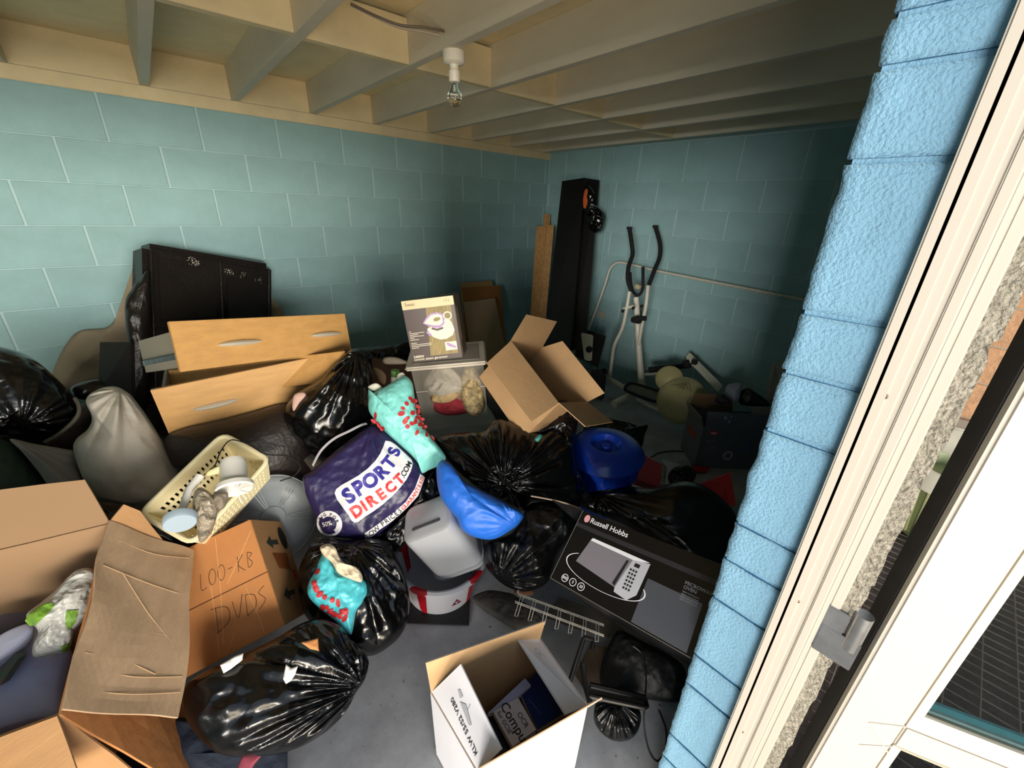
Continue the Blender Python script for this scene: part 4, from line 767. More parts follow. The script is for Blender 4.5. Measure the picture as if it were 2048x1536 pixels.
pp([[(.34, .62), (.42, .70), (.52, .76), (.66, .77), (.76, .73), (.76, .58), (.66, .52), (.54, .53), (.42, .58)]], lil, off=.0018); pp([[(.37, .62), (.44, .68), (.53, .735), (.66, .745), (.73, .71), (.73, .60), (.66, .56), (.54, .57), (.43, .60)]], whp, off=.0022)
pp([[(.38, .46), (.40, .50), (.48, .42), (.44, .40)]], lil, off=.002); pp([[(.55, .66), (.60, .69), (.68, .69), (.70, .66), (.64, .63), (.57, .63)]], gold, off=.0026); pp([[(.50, .54), (.60, .51), (.72, .53), (.72, .50), (.60, .475), (.49, .51)]], brown, off=.0026)
pp([[(x, y) for x, y in q] for q in ring2(.84, .70, .085, .06, 16, ey=.8)], whp, 'hose', .003)
pp([[(.04, .50-i*.027), (.04+w_, .50-i*.027+.002), (.04+w_, .508-i*.027+.002), (.04, .508-i*.027)] for i, w_ in enumerate((.04, .30, .17, .28, .09, .17, 0.001, .12, .40, .40, .14))], whp, 'small_print', .0012)
text_on('2400W', F2(.04, .085), pX, pZ, .017, whp, gb, bold=.02, align='LEFT'); text_on('ceramic steam generator', F2(.04, .042), pX, pZ, .0165, whp, gb, bold=.01, align='LEFT'); text_on('Swan', F2(.15, .935), pX, pZ, .022, M('brown_ink', '#6e5a48', .5), gb, bold=.01)
pp([[(x, y) for x, y in q] for q in ring2(.15, .93, .115, .108, 24, ey=.5)], M('brown_ink2', '#c4ae86', .5), 'oval', .0012); text_on('1.2 L', F2(.86, .94), pX, pZ, .016, M('brown_ink', '#6e5a48', .5), gb)
shapes_on([[(x*pd_, y*ph) for x, y in q] for q in ([(.05, .02), (.2, .02), (.15, .85), (.05, .85)], [(.3, .25), (.42, .25), (.36, .8), (.28, .8)])], po+pX*pw_, pY, pZ, M('side_stripe', '#b79b74', .4), gb, 'side_print', .0008)
# ------------------------------------------------------------------ flat boards behind
def bpanel(label, pts, y0s, t, m): 
    q = [aty(x, y, v) for (x, y), v in zip(pts, y0s)]; nn = (q[1]-q[0]).cross(q[3]-q[0]).normalized(); nn = nn if nn.y > 0 else -nn; o = thing('hardboard_sheet', label, 'board', tuple(q[3]), 'boards leaning on the left wall'); MB().prism(q, nn*t).build('board', m, o); return o
bpanel('tall pale hardboard sheet leaning on the left wall, rearmost of three', [(921, 566), (984, 561), (1010, 700), (935, 715)], (-.09, -.09, -.42, -.42), .012, M('pale_hardboard', '#a98453', .75, var=.1))
bpanel('orange brown hardboard sheet leaning between two others on the left wall', [(926, 575), (1001, 571), (1016, 720), (940, 730)], (-.13, -.13, -.47, -.47), .012, M('orange_hardboard', '#96622f', .75, var=.1))
bpanel('shorter grey brown hardboard sheet leaning frontmost on the left wall', [(928, 604), (990, 596), (1030, 790), (955, 800)], (-.27, -.27, -.80, -.80), .012, M('grey_hardboard', '#a58c6c', .75, var=.1))
# ------------------------------------------------------------------ open carton, centre right
ob = thing('open_carton', 'open brown cardboard box lying tipped on the black bags', 'box', (-2.2, -2.2, .7)); oo = V((-2.431, -2.112, 1.082)); kk = .99; oo = scl(oo, kk)
ou, ov, ow_ = V((.933, .164, -.32))*.311*kk, V((-.024, -.859, -.511))*.405*kk, V((-.359, .485, -.798))*.26
O1, O2, O3, O4 = oo, oo+ou, oo+ou+ov, oo+ov
def cpan(name, a, b, c, d, m=kraft, par=ob, t=.004): return MB().quad(a, b, c, d, t, 3).build(name, m, par)
cpan('side_panel', O1, O1+ow_, O2+ow_, O2); cpan('side_panel', O2, O2+ow_, O3+ow_, O3); cpan('side_panel', O3, O3+ow_, O4+ow_, O4); cpan('side_panel', O4, O4+ow_, O1+ow_, O1); cpan('base_panel', O1+ow_, O4+ow_, O3+ow_, O2+ow_)
def flap(a, b, pa, pb, da, db, name='flap', m=kraft, par=ob): return cpan(name, a, b, at(pb[0], pb[1], db), at(pa[0], pa[1], da), m, par)
dO = [dep(p) for p in (O1, O2, O3, O4)]
flap(O1, O2, (1054, 629), (1114, 643), dO[0]+.06, dO[1]+.05); flap(O1, O4, (973, 727), (1062, 844), dO[0]-.14, dO[3]-.12); flap(O2, O3, (1125, 682), (1209, 786), dO[1]-.02, dO[2]-.02); flap(O4, O3, (1170, 854), (1225, 845), dO[3]-.02, dO[2]-.0)
# black printed box underneath with line drawings
pbx = thing('black_printed_box', 'black printed box with pale blue line drawings beneath the open cardboard box', 'box', tuple(at(1010, 810, 2.2)))
q = [at(975, 738, 2.22), at(1030, 735, 2.3), at(1085, 850, 2.12), at(1052, 862, 2.0)]; q = [at(972, 742, 2.16), at(1040, 740, 2.3), at(1120, 840, 2.1), at(1050, 862, 1.98)]
hexa(q, [p-V((0, 0, .2))+_F*.1 for p in q], 'carton', M('black_print_card', '#0e1114', .35), pbx, .002)
shp = M('pale_blue_ink', '#7fa0ad', .5); qa = lambda u, v: (q[0]*(1-u)+q[1]*u)*(1-v)+(q[3]*(1-u)+q[2]*u)*v
for j in range(3): MB().tube(spline([qa(.10+.03*j, .1), qa(.12+.05*j, .35), qa(.22+.1*j, .55), qa(.45+.05*j, .62+.05*j)], 5), .0016, 4).build('line_print', shp, pbx)
hexa([qa(.08, .82), qa(.32, .80), qa(.32, .96), qa(.1, .97)], [qa(.08, .82)-_F*.001, qa(.32, .80)-_F*.001, qa(.32, .96)-_F*.001, qa(.1, .97)-_F*.001], 'barcode_label', white_ink, pbx, 0)
# ------------------------------------------------------------------ bucket
bu = thing('blue_bucket', 'blue plastic bucket with a domed lid beside the black bags', 'bucket', tuple(at(1211, 960, 2.25)))
bc_ = at(1211, 902, 2.2); blp = M('blue_plastic', '#1440b4', .22, spec=.6); axb = V((-.10, -.03, 1)).normalized()
MB().lathe([(.205, -.006), (.200, .0), (.188, .012), (.180, .030), (.150, .046), (.095, .054), (.082, .052), (.074, .040), (.060, .026), (.0, .024)], bc_, axb, 56).build('lid', blp, bu, smooth=True)
MB().lathe([(0, .042), (.022, .042), (.028, .036), (.030, .020)], bc_, axb, 24).build('lid_knob', blp, bu, smooth=True)
MB().lathe([(.196, -.006), (.200, -.020), (.192, -.026), (.178, -.028), (.165, -.15), (.150, -.34), (0, -.34)], bc_, axb, 48).build('bucket_body', blp, bu, smooth=True)
for a in (-2.35, -1.5, -.5, .6): c = bc_-axb*.028; dd = V((math.cos(a), math.sin(a), 0)); tt = V((-dd.y, dd.x, 0)); MB().par(c+dd*.165-tt*.03, tt*.06, dd*.022, -axb*.075).build('lug', blp, bu, bevel=.004)
# ------------------------------------------------------------------ vacuum cleaner box
vo = atz(1388, 935, .0); vX, vY, vZ = V((.735, -.678, 0)), V((.678, .735, 0)), V((.05, .03, 1)).normalized(); vw, vd, vh = .48, .27, .33
vb = thing('vacuum_box', 'dark grey vacuum cleaner carton with open flaps, near the right wall', 'box', tuple(vo)); vg = M('dark_grey_print', '#686a72', .5, var=.08)
C_ = lambda u, v, h: vo+vX*(vw*u)+vY*(vd*v)+vZ*(vh*h)
def vq(name, a, b, c, d, m=vg): return MB().quad(a, b, c, d, .004, 2).build(name, m, vb)
vq('front_panel', C_(0, 0, 0), C_(1, 0, 0), C_(1, 0, 1), C_(0, 0, 1)); vq('side_panel', C_(0, 1, 0), C_(0, 0, 0), C_(0, 0, 1), C_(0, 1, 1)); vq('side_panel', C_(1, 0, 0), C_(1, 1, 0), C_(1, 1, 1), C_(1, 0, 1)); vq('back_panel', C_(1, 1, 0), C_(0, 1, 0), C_(0, 1, 1), C_(1, 1, 1)); vq('base_panel', C_(0, 0, .01), C_(0, 1, .01), C_(1, 1, .01), C_(1, 0, .01))
vq('flap', C_(.03, 0, 1.003), C_(1, 0, 1.003), C_(1, .05, 1.32), C_(.03, .05, 1.32)); vq('flap', C_(0, 0, 1.0), C_(0, 1, 1.0), C_(-.06, 1, 1.22), C_(-.05, 0, 1.22), M('grey_inner_card', '#77716c', .7))
vq('flap', C_(.0, 1, 1.0), C_(.7, 1, 1.0), C_(.6, .85, 1.45), C_(.0, .85, 1.45), M('brown_inner_card', '#7a6144', .75)); vq('flap', C_(1, 1, 1), C_(1, 0, 1), C_(1.1, 0, 1.25), C_(1.1, 1, 1.25), M('grey_inner_card', '#77716c', .7))
orr = M('brand_red', '#c0392b', .5); slv = M('silver_ink', '#a9aeb8', .5)
shapes_on([[(math.cos(t*math.pi/8)*.045, math.sin(t*math.pi/8)*.016) for t in range(16)]], C_(.17, 0, .86), vX, vZ, orr, vb, 'logo_oval', .0015); text_on('vax', C_(.17, 0, .865), vX, vZ, .033, white_ink, vb, bold=.02, off=.003)
text_on('AIR LIVE', C_(.16, 0, .66), vX, vZ, .02, slv, vb, off=.0015); text_on('vax', C_(0, .55, .66), -vY, vZ, .11, orr, vb, bold=.02, off=.0015)
for i in range(4): text_on('cylinder vacuum cleaner', C_(.16, 0, .57-i*.05), vX, vZ, .008, slv, vb, off=.0015)
shapes_on([[(x, y) for x, y in q_] for q_ in ring2(-.075, -.03, .036, .022, 20)], C_(.62, 0, .42), vX, vZ, slv, vb, 'picture', .0016); shapes_on([[(-.04, -.02), (-.02, -.03), (.0, .03), (-.02, .035)], [(.01, -.01), (.06, .0), (.075, .04), (.05, .06), (.02, .05)], [(.03, .05), (.05, .085), (.075, .07), (.06, .05)]], C_(.62, 0, .42), vX, vZ, M('picture_blue', '#5c6a8c', .5), vb, 'picture', .0016)
shapes_on([[(0, 0), (.02, .01), (.015, .03), (-.005, .03)], [(.03, -.02), (.05, -.02), (.045, .0), (.03, .0)], [(.045, .015), (.055, .03), (.04, .035)]], C_(.28, .02, 1.16), vX, vZ, slv, vb, 'picture', .0016)
for nm, lab, poly, d_, m_ in (('black_bag', 'black plastic bag stuffed in the open vacuum carton', [(1478, 790), (1492, 775), (1512, 785), (1530, 798), (1540, 812), (1500, 812), (1480, 808)], 2.95, plas2), ('grey_plastic_part', 'grey vacuum part standing up in the open carton', [(1455, 770), (1483, 766), (1482, 780), (1478, 800), (1462, 805), (1450, 790)], 2.98, M('grey_part', '#7d8290', .4)), ('navy_cloth', 'navy cloth corner in the vacuum carton beside the brown flap', [(1432, 795), (1445, 790), (1465, 805), (1440, 808), (1430, 802)], 2.9, M('navy_cloth2', '#121420', .7))):
    b_ = Blob(poly, d_, .03, .05, amp=.008, seed=len(lab)); tag(b_.build(nm, m_, R=12), lab, 'bag' if 'bag' in nm else ('cloth' if 'cloth' in nm else 'vacuum part'))
r = thing('pale_board', 'pale rounded board standing behind the jamb at the right wall', 'board', tuple(at(1550, 760, 3.1))); q = [at(1548, 726, 3.12), at(1575, 722, 3.05), at(1570, 810, 2.95), at(1532, 802, 3.0)]; hexa(q, [p+_F*.03 for p in q], 'board', M('pale_taupe', '#8f8884', .6), r, .012)
# ------------------------------------------------------------------ red things on the floor
redm = M('red_card', '#b01226', .5); rb_ = thing('red_box', 'red box lying open beside the blue bucket', 'box', tuple(at(1300, 940, 2.5)))
q = [at(1282, 906, 2.62), at(1326, 930, 2.55), at(1318, 975, 2.38), at(1262, 955, 2.42)]; hexa(q, [p+_F*.06-V((0, 0, .05)) for p in q], 'box_body', redm, rb_, .002)
q = [at(1326, 925, 2.56), at(1334, 935, 2.55), at(1330, 972, 2.4), at(1319, 975, 2.38)]; hexa(q, [p+_F*.05-V((0, 0, .04)) for p in q], 'box_side', M('striped_card', '#a9a09a', .6, var=.5, vscale=30), rb_, .001)
rt = thing('red_folder', 'red plastic folder standing in a point by the jamb', 'folder', tuple(at(1430, 980, 2.3))); q = [at(1392, 972, 2.4), at(1462, 945, 2.35), at(1472, 1010, 2.2), at(1440, 1020, 2.2)]; hexa(q, [p+_F*.015 for p in q], 'folder_cover', redm, rt, .002)
item('red_strip', 'red strip lying along the foot of the vacuum carton', 'strip', MB().prism([atz(1385, 934, .01), atz(1418, 938, .01), atz(1412, 946, .01), atz(1388, 944, .01)], (0, 0, .012)), redm)
item('floor_cable', 'thin dark cable curving across the floor from the red box', 'cable', MB().tube(spline([atz(1302, 914, .006), atz(1320, 905, .006), atz(1350, 902, .006), atz(1380, 906, .006), atz(1384, 925, .006), atz(1386, 950, .006)], 6), .005, 6), M('brown_cable', '#3a2a22', .6), smooth=True)
item('white_papers', 'loose white sheets on the floor between the red box and the bin bag', 'paper', MB().prism([atz(1325, 920, .02), atz(1368, 932, .02), atz(1345, 975, .03), atz(1318, 972, .03)], (0, 0, .004)), M('floor_paper', '#b9b9bd', .7))
# ------------------------------------------------------------------ microwave carton
k4 = .955; mo, mX, mY, mZ = scl((-2.903, -2.879, .476), k4), V((.042, -.977, .211)), V((.611, -.142, -.779)), V((.791, .161, .591)); mw_, md, mh = .531*k4, .34*k4, .271*k4
mc = thing('microwave_box', 'black microwave oven carton with a picture of a silver microwave', 'box', tuple(mo)); mb = M('black_gloss_print', '#0b0b0e', .3, spec=.5)
MB().par(mo, mX*mw_, mY*md, mZ*mh).build('carton', mb, mc, bevel=.0015)
def mp(polys, m, name='print', off=.001): shapes_on([[(x*mw_, y*mh) for x, y in q] for q in polys], mo, mX, mZ, m, mc, name, off)
MF = lambda u, v: mo+mX*(mw_*u)+mZ*(mh*v)
mp([[(0, .76), (1, .76), (1, .82), (0, .82)]], M('charcoal_print', '#2c2c30', .4)); mp([[(.60, .02), (.92, .02), (.92, .53), (.60, .53)]], M('grey_panel_print', '#4b4e56', .4))
mp([[(.06+math.cos(t*math.pi/8)*.022, .91+math.sin(t*math.pi/8)*.055) for t in range(16)]], M('pink_dot', '#e2a3a8', .5), 'logo_dot'); text_on('Russell Hobbs', MF(.09, .905), mX, mZ, .026, white_ink, mc, bold=.012, align='LEFT')
sil = M('silver_print', '#b9bac2', .4); mp([[(.12, .34), (.155, .66), (.50, .66), (.47, .26)]], M('window_print', '#7d7880', .4), 'picture', .0014); mp([[(.155, .66), (.165, .70), (.58, .70), (.50, .65)]], M('white_print2', '#e9e9ee', .4), 'picture', .0016); mp([[(.435, .27), (.475, .65), (.585, .69), (.575, .30), (.53, .20), (.44, .22)]], sil, 'picture', .0018); mp([[(.41, .30), (.44, .62), (.455, .62), (.43, .28)]], ink, 'picture', .0022)
mp([[(.48+.018*i, .30+.045*j), (.492+.018*i, .30+.045*j), (.493+.018*i, .325+.045*j), (.481+.018*i, .325+.045*j)] for i in range(3) for j in range(6)]+[[(.495, .585), (.53, .585), (.532, .63), (.498, .63)]], ink, 'keypad', .0022)
mp([[(x, y) for x, y in q] for q in ring2(.335, .33, .29, .282, 40, math.pi*.78, math.pi*2.12, ey=.62)], white_ink, 'swoosh', .0012)
for i, t_ in enumerate(('800', '5', '20')): mp([[(x, y) for x, y in q] for q in ring2(.10+i*.065, .09, .026, .022, 20, ey=1.9)], white_ink, 'badge_ring', .0012); text_on(t_, MF(.10+i*.065, .09), mX, mZ, .013, white_ink, mc, bold=.01)
text_on('MICROWAVE', MF(.80, .66), mX, mZ, .014, grey_ink, mc, align='LEFT'); text_on('OVEN', MF(.80, .61), mX, mZ, .014, grey_ink, mc, align='LEFT')
for i in range(4): text_on('digital control panel', MF(.80, .565-i*.028), mX, mZ, .006, grey_ink, mc, align='LEFT')
mp([[(-.001, 0), (.003, 0), (.003, 1), (-.001, 1)], [(0, -.002), (1, -.002), (1, .004), (0, .004)]], M('worn_edge', '#77716a', .8), 'worn_edge', .0012)
MB().quad(mo+mZ*mh+mX*.0, mo+mZ*mh+mY*.24, mo+mZ*mh+mY*.22-mX*.13, mo+mZ*mh-mX*.16+mY*.02, .003, 2).build('open_flap', M('black_flap', '#151214', .45), mc)
# ------------------------------------------------------------------ basin, tub, mat
bs_c = atz(882, 1172, .0); bn = thing('round_basin', 'round grey washing up basin with red splashes, holding the grey tub', 'basin', tuple(bs_c)); gpl = M('grey_white_plastic', '#b9bac0', .35); rpl = M('red_splash', '#a8101f', .35)
axn = (V((-.0, -.05, 1))).normalized(); prof = [(0, .004), (.145, .004), (.158, .012), (.168, .05), (.188, .185), (.210, .192), (.212, .204), (.199, .208), (.182, .196), (.163, .055), (.150, .02), (0, .016)]
MB().lathe(prof, bs_c, axn, 64, ref=(1, 0, 0)).build('basin_body', gpl, bn, smooth=True)
def part_lathe(prof, c, ax, a0, a1, m, parent, name, n=8, w0=1, w1=1):
    ax = V(ax).normalized(); u = (V((1, 0, 0))-ax*ax.x).normalized(); w_ = ax.cross(u); vs = []; fs = []; L_ = len(prof)
    for i, (r, h) in enumerate(prof):
        f = w0*(1-i/(L_-1))+w1*i/(L_-1); am = (a0+a1)/2; ha = (a1-a0)/2*f
        for k in range(n+1): a = am-ha+2*ha*k/n; vs.append(c+ax*h+(u*math.cos(a)+w_*math.sin(a))*r)
    for i in range(L_-1):
        for k in range(n): q = i*(n+1)+k; fs.append((q, q+1, q+n+2, q+n+1))
    return put(mesh(name, vs, fs, m, None, True), parent)
op = [(.1593, .012), (.1693, .05), (.1893, .184), (.2115, .1915), (.2135, .204)]; e = .0008
for a in (-2.62, -1.30, -.35, .9, 2.2): part_lathe([(r+e, h) for r, h in op], bs_c, axn, a-.14, a+.14, rpl, bn, 'red_splash', w0=.55, w1=1.2); part_lathe([(.2135, .205), (.199, .2092), (.181, .1965), (.162, .056)], bs_c, axn, a-.2, a+.2, rpl, bn, 'red_splash', w0=1, w1=.6)
for k in range(16): a = k*math.pi/8+.1; dd = V((math.cos(a), math.sin(a), 0)); MB().tube([bs_c+dd*.1695+V((0, 0, .05)), bs_c+dd*.188+V((0, 0, .18))], .0016, 4).build('ridge', gpl, bn)
dd = V((math.cos(-1.75), math.sin(-1.75), 0)); tt = V((-dd.y, dd.x, 0)); up = V((dd.x*.16, dd.y*.16, 1)).normalized(); lc_ = bs_c+dd*.1765+V((0, 0, .082)); shape_on([(-.024, -.018), (.024, -.018), (0, .022)], lc_, tt, up, orr, bn, 'label', .0025); shape_on([(-.019, -.015), (.019, -.015), (0, .017)], lc_, tt, up, M('label_navy', '#3a2b4c', .5), bn, 'label', .0032); text_on('V', lc_-up*.003, tt, up, .02, white_ink, bn, bold=.02, off=.0042)
tb_ = thing('grey_tub', 'grey plastic tub tipped upside down inside the round basin', 'tub', (-3.0, -2.3, .1)); to, tX, tY, tZ = V((-3.055, -2.275, .045)), V((.855, -.329, .401)).normalized(), V((.33, .93, .1)).normalized(), V((-.406, .056, .912)).normalized()
to = at(858, 1150, 1.80); tZ = (at(800, 1096, 1.66)-to).normalized(); tX = (at(950, 1098, 1.74)-to); tX = (tX-tZ*tX.dot(tZ)).normalized(); tY = tX.cross(tZ)*-1; tY = tY if tY.dot(_F) > 0 else -tY
def rrect(o, X, Y, w_, d_, r, n=6):
    out = []
    for cx, cy, a0 in ((w_-r, r, -math.pi/2), (w_-r, d_-r, 0), (r, d_-r, math.pi/2), (r, r, math.pi)):
        for k in range(n+1): a = a0+math.pi/2*k/n; out.append(o+X*(cx+math.cos(a)*r)+Y*(cy+math.sin(a)*r))
    return out
L0 = rrect(to-tZ*.06, tX, tY, .235, .20, .045); hgt = .24
def loft(rings, name, m, parent, cap=True):
    n_ = len(rings[0]); vs = [p for r in rings for p in r]; fs = [(i*n_+k, i*n_+(k+1) % n_, (i+1)*n_+(k+1) % n_, (i+1)*n_+k) for i in range(len(rings)-1) for k in range(n_)]
    if cap: fs.append(tuple(range((len(rings)-1)*n_, len(rings)*n_))); fs.append(tuple(range(n_-1, -1, -1)))
    return MB().add(vs, fs).build(name, m, parent, smooth=True)
o2 = to+tX*.006+tY*.006; gt = M('grey_tub_plastic', '#9b9da1', .28, spec=.55)
loft([L0, rrect(o2+tZ*(hgt-.03), tX, tY, .223, .188, .045), rrect(o2+tX*.004+tY*.004+tZ*(hgt-.008), tX, tY, .215, .180, .042), rrect(o2+tX*.015+tY*.015+tZ*hgt, tX, tY, .193, .158, .035)], 'tub_body', gt, tb_)
loft([rrect(to-tX*.008-tY*.008-tZ*.07, tX, tY, .251, .216, .05), rrect(to-tX*.008-tY*.008-tZ*.052, tX, tY, .251, .216, .05)], 'tub_rim', gt, tb_)
MB().par(o2+tX*.045+tY*.05+tZ*(hgt-.002), tX*.13, tY*.014, tZ*.006).build('grip', M('grip_dark', '#3a3c40', .5), tb_, bevel=.005)
q = [atz(818, 1208, .004), atz(940, 1196, .004), atz(938, 1252, .004), atz(812, 1248, .004)]; item('rubber_mat', 'black rubber mat on the floor under the round basin', 'mat', MB().prism(q, (0, 0, .006)), M('mat_black', '#17181b', .7, bump=.3))
bag('flat black rag on the floor beside the mat and the wire rack', [(945, 1195), (975, 1182), (1010, 1185), (1035, 1195), (1085, 1240), (1080, 1258), (1040, 1262), (1000, 1240), (960, 1215)], 1.80, .02, M('floor_rag', '#4a4742', .9, var=.4, vscale=16, bump=.3), 'dusty_rug', None, 'rug', seed=111, tb=.02, n=(0, 0, 1), amp=.006)
# ------------------------------------------------------------------ front black bags
bag38, o = bag('open black bin bag with an aqua bag inside, left of the basin', [(622, 1090), (640, 1074), (690, 1080), (740, 1076), (775, 1084), (792, 1112), (808, 1150), (818, 1190), (816, 1235), (800, 1272), (765, 1302), (735, 1312), (700, 1300), (660, 1262), (618, 1240), (600, 1200), (598, 1140)], 1.62, .12, plas, seed=121, amp=.014, freq=7, fold=.04, knot=(700, 1085), k=20, tb=.2)
a2 = Blob([(640, 1118), (650, 1104), (662, 1118), (672, 1138), (700, 1150), (728, 1160), (735, 1182), (728, 1205), (712, 1228), (705, 1262), (698, 1268), (668, 1240), (636, 1214), (616, 1190), (618, 1165), (632, 1140)], 1.50, .04, .05, amp=.012, freq=10, seed=122)
a2r = thing('aqua_bag', 'bright aqua bag with red leaf print crumpled inside a black bin bag', 'bag', tuple(a2.A)); a2.build('bag_body', aqua2, a2r, R=28)
leaves(a2, [(215, 610), (240, 625), (310, 655), (185, 550), (200, 490), (280, 640), (330, 700), (345, 735), (290, 715), (255, 680), (230, 680), (320, 725), (195, 580), (350, 700), (265, 700)], 560, 960, 2.667, a2r, 6, (13, 26))
b_ = Blob([(640, 1096), (652, 1088), (668, 1092), (678, 1112), (690, 1128), (712, 1134), (724, 1150), (722, 1164), (700, 1158), (676, 1146), (664, 1126), (648, 1112)], 1.47, .025, .03, amp=.014, freq=14, seed=123); tag(b_.build('cream_cloth', M('cream_cloth', '#cfc0a4', .8, bump=.3), R=22), 'cream and white cloth tucked in the top of the bright aqua bag', 'cloth')
bag('black bin bag in front, slumped on the grey floor with stretched folds', [(372, 1372), (420, 1338), (480, 1312), (560, 1272), (600, 1248), (640, 1238), (680, 1252), (700, 1278), (728, 1300), (737, 1330), (728, 1362), (712, 1385), (690, 1425), (650, 1465), (590, 1498), (520, 1512), (440, 1508), (385, 1460), (366, 1410)], 1.27, .10, plas, seed=131, amp=.012, freq=6, fold=.05, knot=(722, 1372), k=26, c=(560, 1385), tb=.2)
sil_w = M('tissue_white', '#e9e8e6', .7, bump=.2)
for pp_, lab, d_, m_ in (([(440, 1330), (470, 1312), (487, 1306), (485, 1320), (462, 1338), (447, 1347)], 'white strip of tissue on the front black bin bag, near the carton', 1.2, sil_w), ([(572, 1328), (582, 1336), (596, 1332), (590, 1350), (582, 1362), (572, 1368), (566, 1358)], 'star shaped scrap of white paper on the front black bin bag', 1.19, sil_w), ([(602, 1285), (636, 1276), (638, 1302), (620, 1298)], 'orange card corner poking through the front black bin bag', 1.22, cardo)):
    b_ = Blob(pp_, d_, .006, .006, amp=.003, freq=20, seed=len(lab), smoothpoly=False); tag(b_.build('scrap', m_, R=8), lab, 'paper' if 'white' in lab else 'card')
b_ = Blob([(200, 1536), (260, 1480), (340, 1430), (390, 1440), (450, 1500), (575, 1500), (575, 1580), (200, 1600)], 1.22, .04, .08, amp=.012, seed=133, smoothpoly=False); tag(b_.build('navy_cloth', M('navy_cloth', '#1a2436', .85, var=.3, vscale=9, bump=.3), R=20), 'dark navy cloth on the floor beneath the front bin bag', 'cloth')
b_ = Blob([(485, 1512), (510, 1508), (525, 1508), (508, 1530), (490, 1560), (470, 1560)], 1.18, .01, .02, amp=.003, seed=134); tag(b_.build('pink_cloth', M('dusky_pink', '#8a3a4a', .8), R=8), 'scrap of dusky pink cloth under the front bin bag', 'cloth')
# ------------------------------------------------------------------ MEDIUM moving carton
go, gX, gY, gZ = scl((-3.823, -2.143, .134), 1.05), V((.916, -.284, .283)), V((.016, .731, .683)), V((-.4, -.621, .674)); gw, gh_, gd = .302*1.05, .369*1.05, .284*1.05
mc2 = thing('moving_box', 'orange moving carton marked MEDIUM with pen scrawl, tilted on the bags', 'box', tuple(go))
G = lambda u, v, h: go+gX*(gw*u)+gY*(gh_*v)+gZ*(gd*h)
sideo = M('cardboard_side', '#b98a5a', .8, var=.12, vscale=7, bump=.12)
MB().par(G(0, 0, 0), gX*gw, gY*gh_, gZ*(gd-.004)).build('carton_body', sideo, mc2, bevel=.002)
MB().par(G(0, 0, 1)-gZ*.0035, gX*gw, gY*(gh_*.487), gZ*.004).build('flap', cardo, mc2, bevel=.001); MB().par(G(0, .497, 1)-gZ*.0035, gX*gw, gY*(gh_*.503), gZ*.004).build('flap', cardo, mc2, bevel=.001)
fcx = lambda u, v: G(u, v, 1)+gZ*.0006
dvx = (gX*math.cos(.12)+gY*math.sin(.12)); 
def pen(strokes, u0, v0, du, dv):
    for s_ in strokes: MB().tube(spline([fcx(u0+x*du+y*du*.25, v0+y*dv) for x, y in s_], 4), .0011, 4).build('handwriting', M('pen_ink', '#3c2a20', .7), mc2)
O_ = lambda x: [(x+.3+.3*math.cos(t*math.pi/4+1.6), .5+.5*math.sin(t*math.pi/4+1.6)) for t in range(9)]
pen([[(0, 1), (0, 0), (.5, 0)], O_(.7), O_(1.5), [(2.4, .5), (2.8, .5)], [(3.3, 1), (3.3, 0)], [(3.8, 1), (3.3, .5), (3.9, -.1)], [(4.2, 1), (4.2, 0), (4.6, .2), (4.3, .55), (4.6, .8), (4.2, 1)]], .36, .60, .115, .13)
pen([[(0, 1), (0, -.1)], [(-.3, 1), (.7, .8), (.8, .2), (-.1, -.1)], [(1.1, .9), (1.4, .1), (1.8, 1)], [(2.0, .9), (2.0, 0)], [(2.0, .9), (2.6, .7), (2.6, .2), (2.0, 0)], [(3.3, .9), (2.9, .7), (3.3, .3), (2.8, 0)]], .40, .22, .15, .19)
for a, c_ in (((.62, .98), (.42, .1)), ((.76, .45), (.80, .02)), ((.97, .9), (.6, .55)), ((.45, .6), (.35, .02)), ((.55, .15), (.4, .0))): MB().tube([fcx(*a), fcx((a[0]+c_[0])/2+.01, (a[1]+c_[1])/2), fcx(*c_)], .0012, 4).build('crease', M('crease_light', '#d39c66', .8), mc2)
# side print: up arrows, hand hole, MEDIUM
SD = lambda v, h: G(1, v, h)+gX*.0
dk = M('print_green_black', '#2d3a33', .6)
arrow = [(-.009, -.05), (.009, -.05), (.009, .012), (.026, .012), (0, .062), (-.026, .012), (-.009, .012)]
for v in (.76, .24): shape_on(arrow, SD(v, .55), gY, gZ, dk, mc2, 'arrow', .0015)
shape_on([(math.cos(t*math.pi/10)*.048, math.sin(t*math.pi/10)*.036) for t in range(20)], SD(.80, .17), gY, gZ, ink, mc2, 'hand_hole', .0014)
text_on('MEDIUM', SD(.24, .16), gY, gZ, .058, red_ink, mc2, bold=.02, off=.0015, sx=.75)
shape_on([(-.035, -.06), (.03, -.075), (.04, .07), (-.02, .05)], SD(.55, .45), gY, gZ, M('brown_tape', '#8a4f28', .35), mc2, 'tape', .0012)
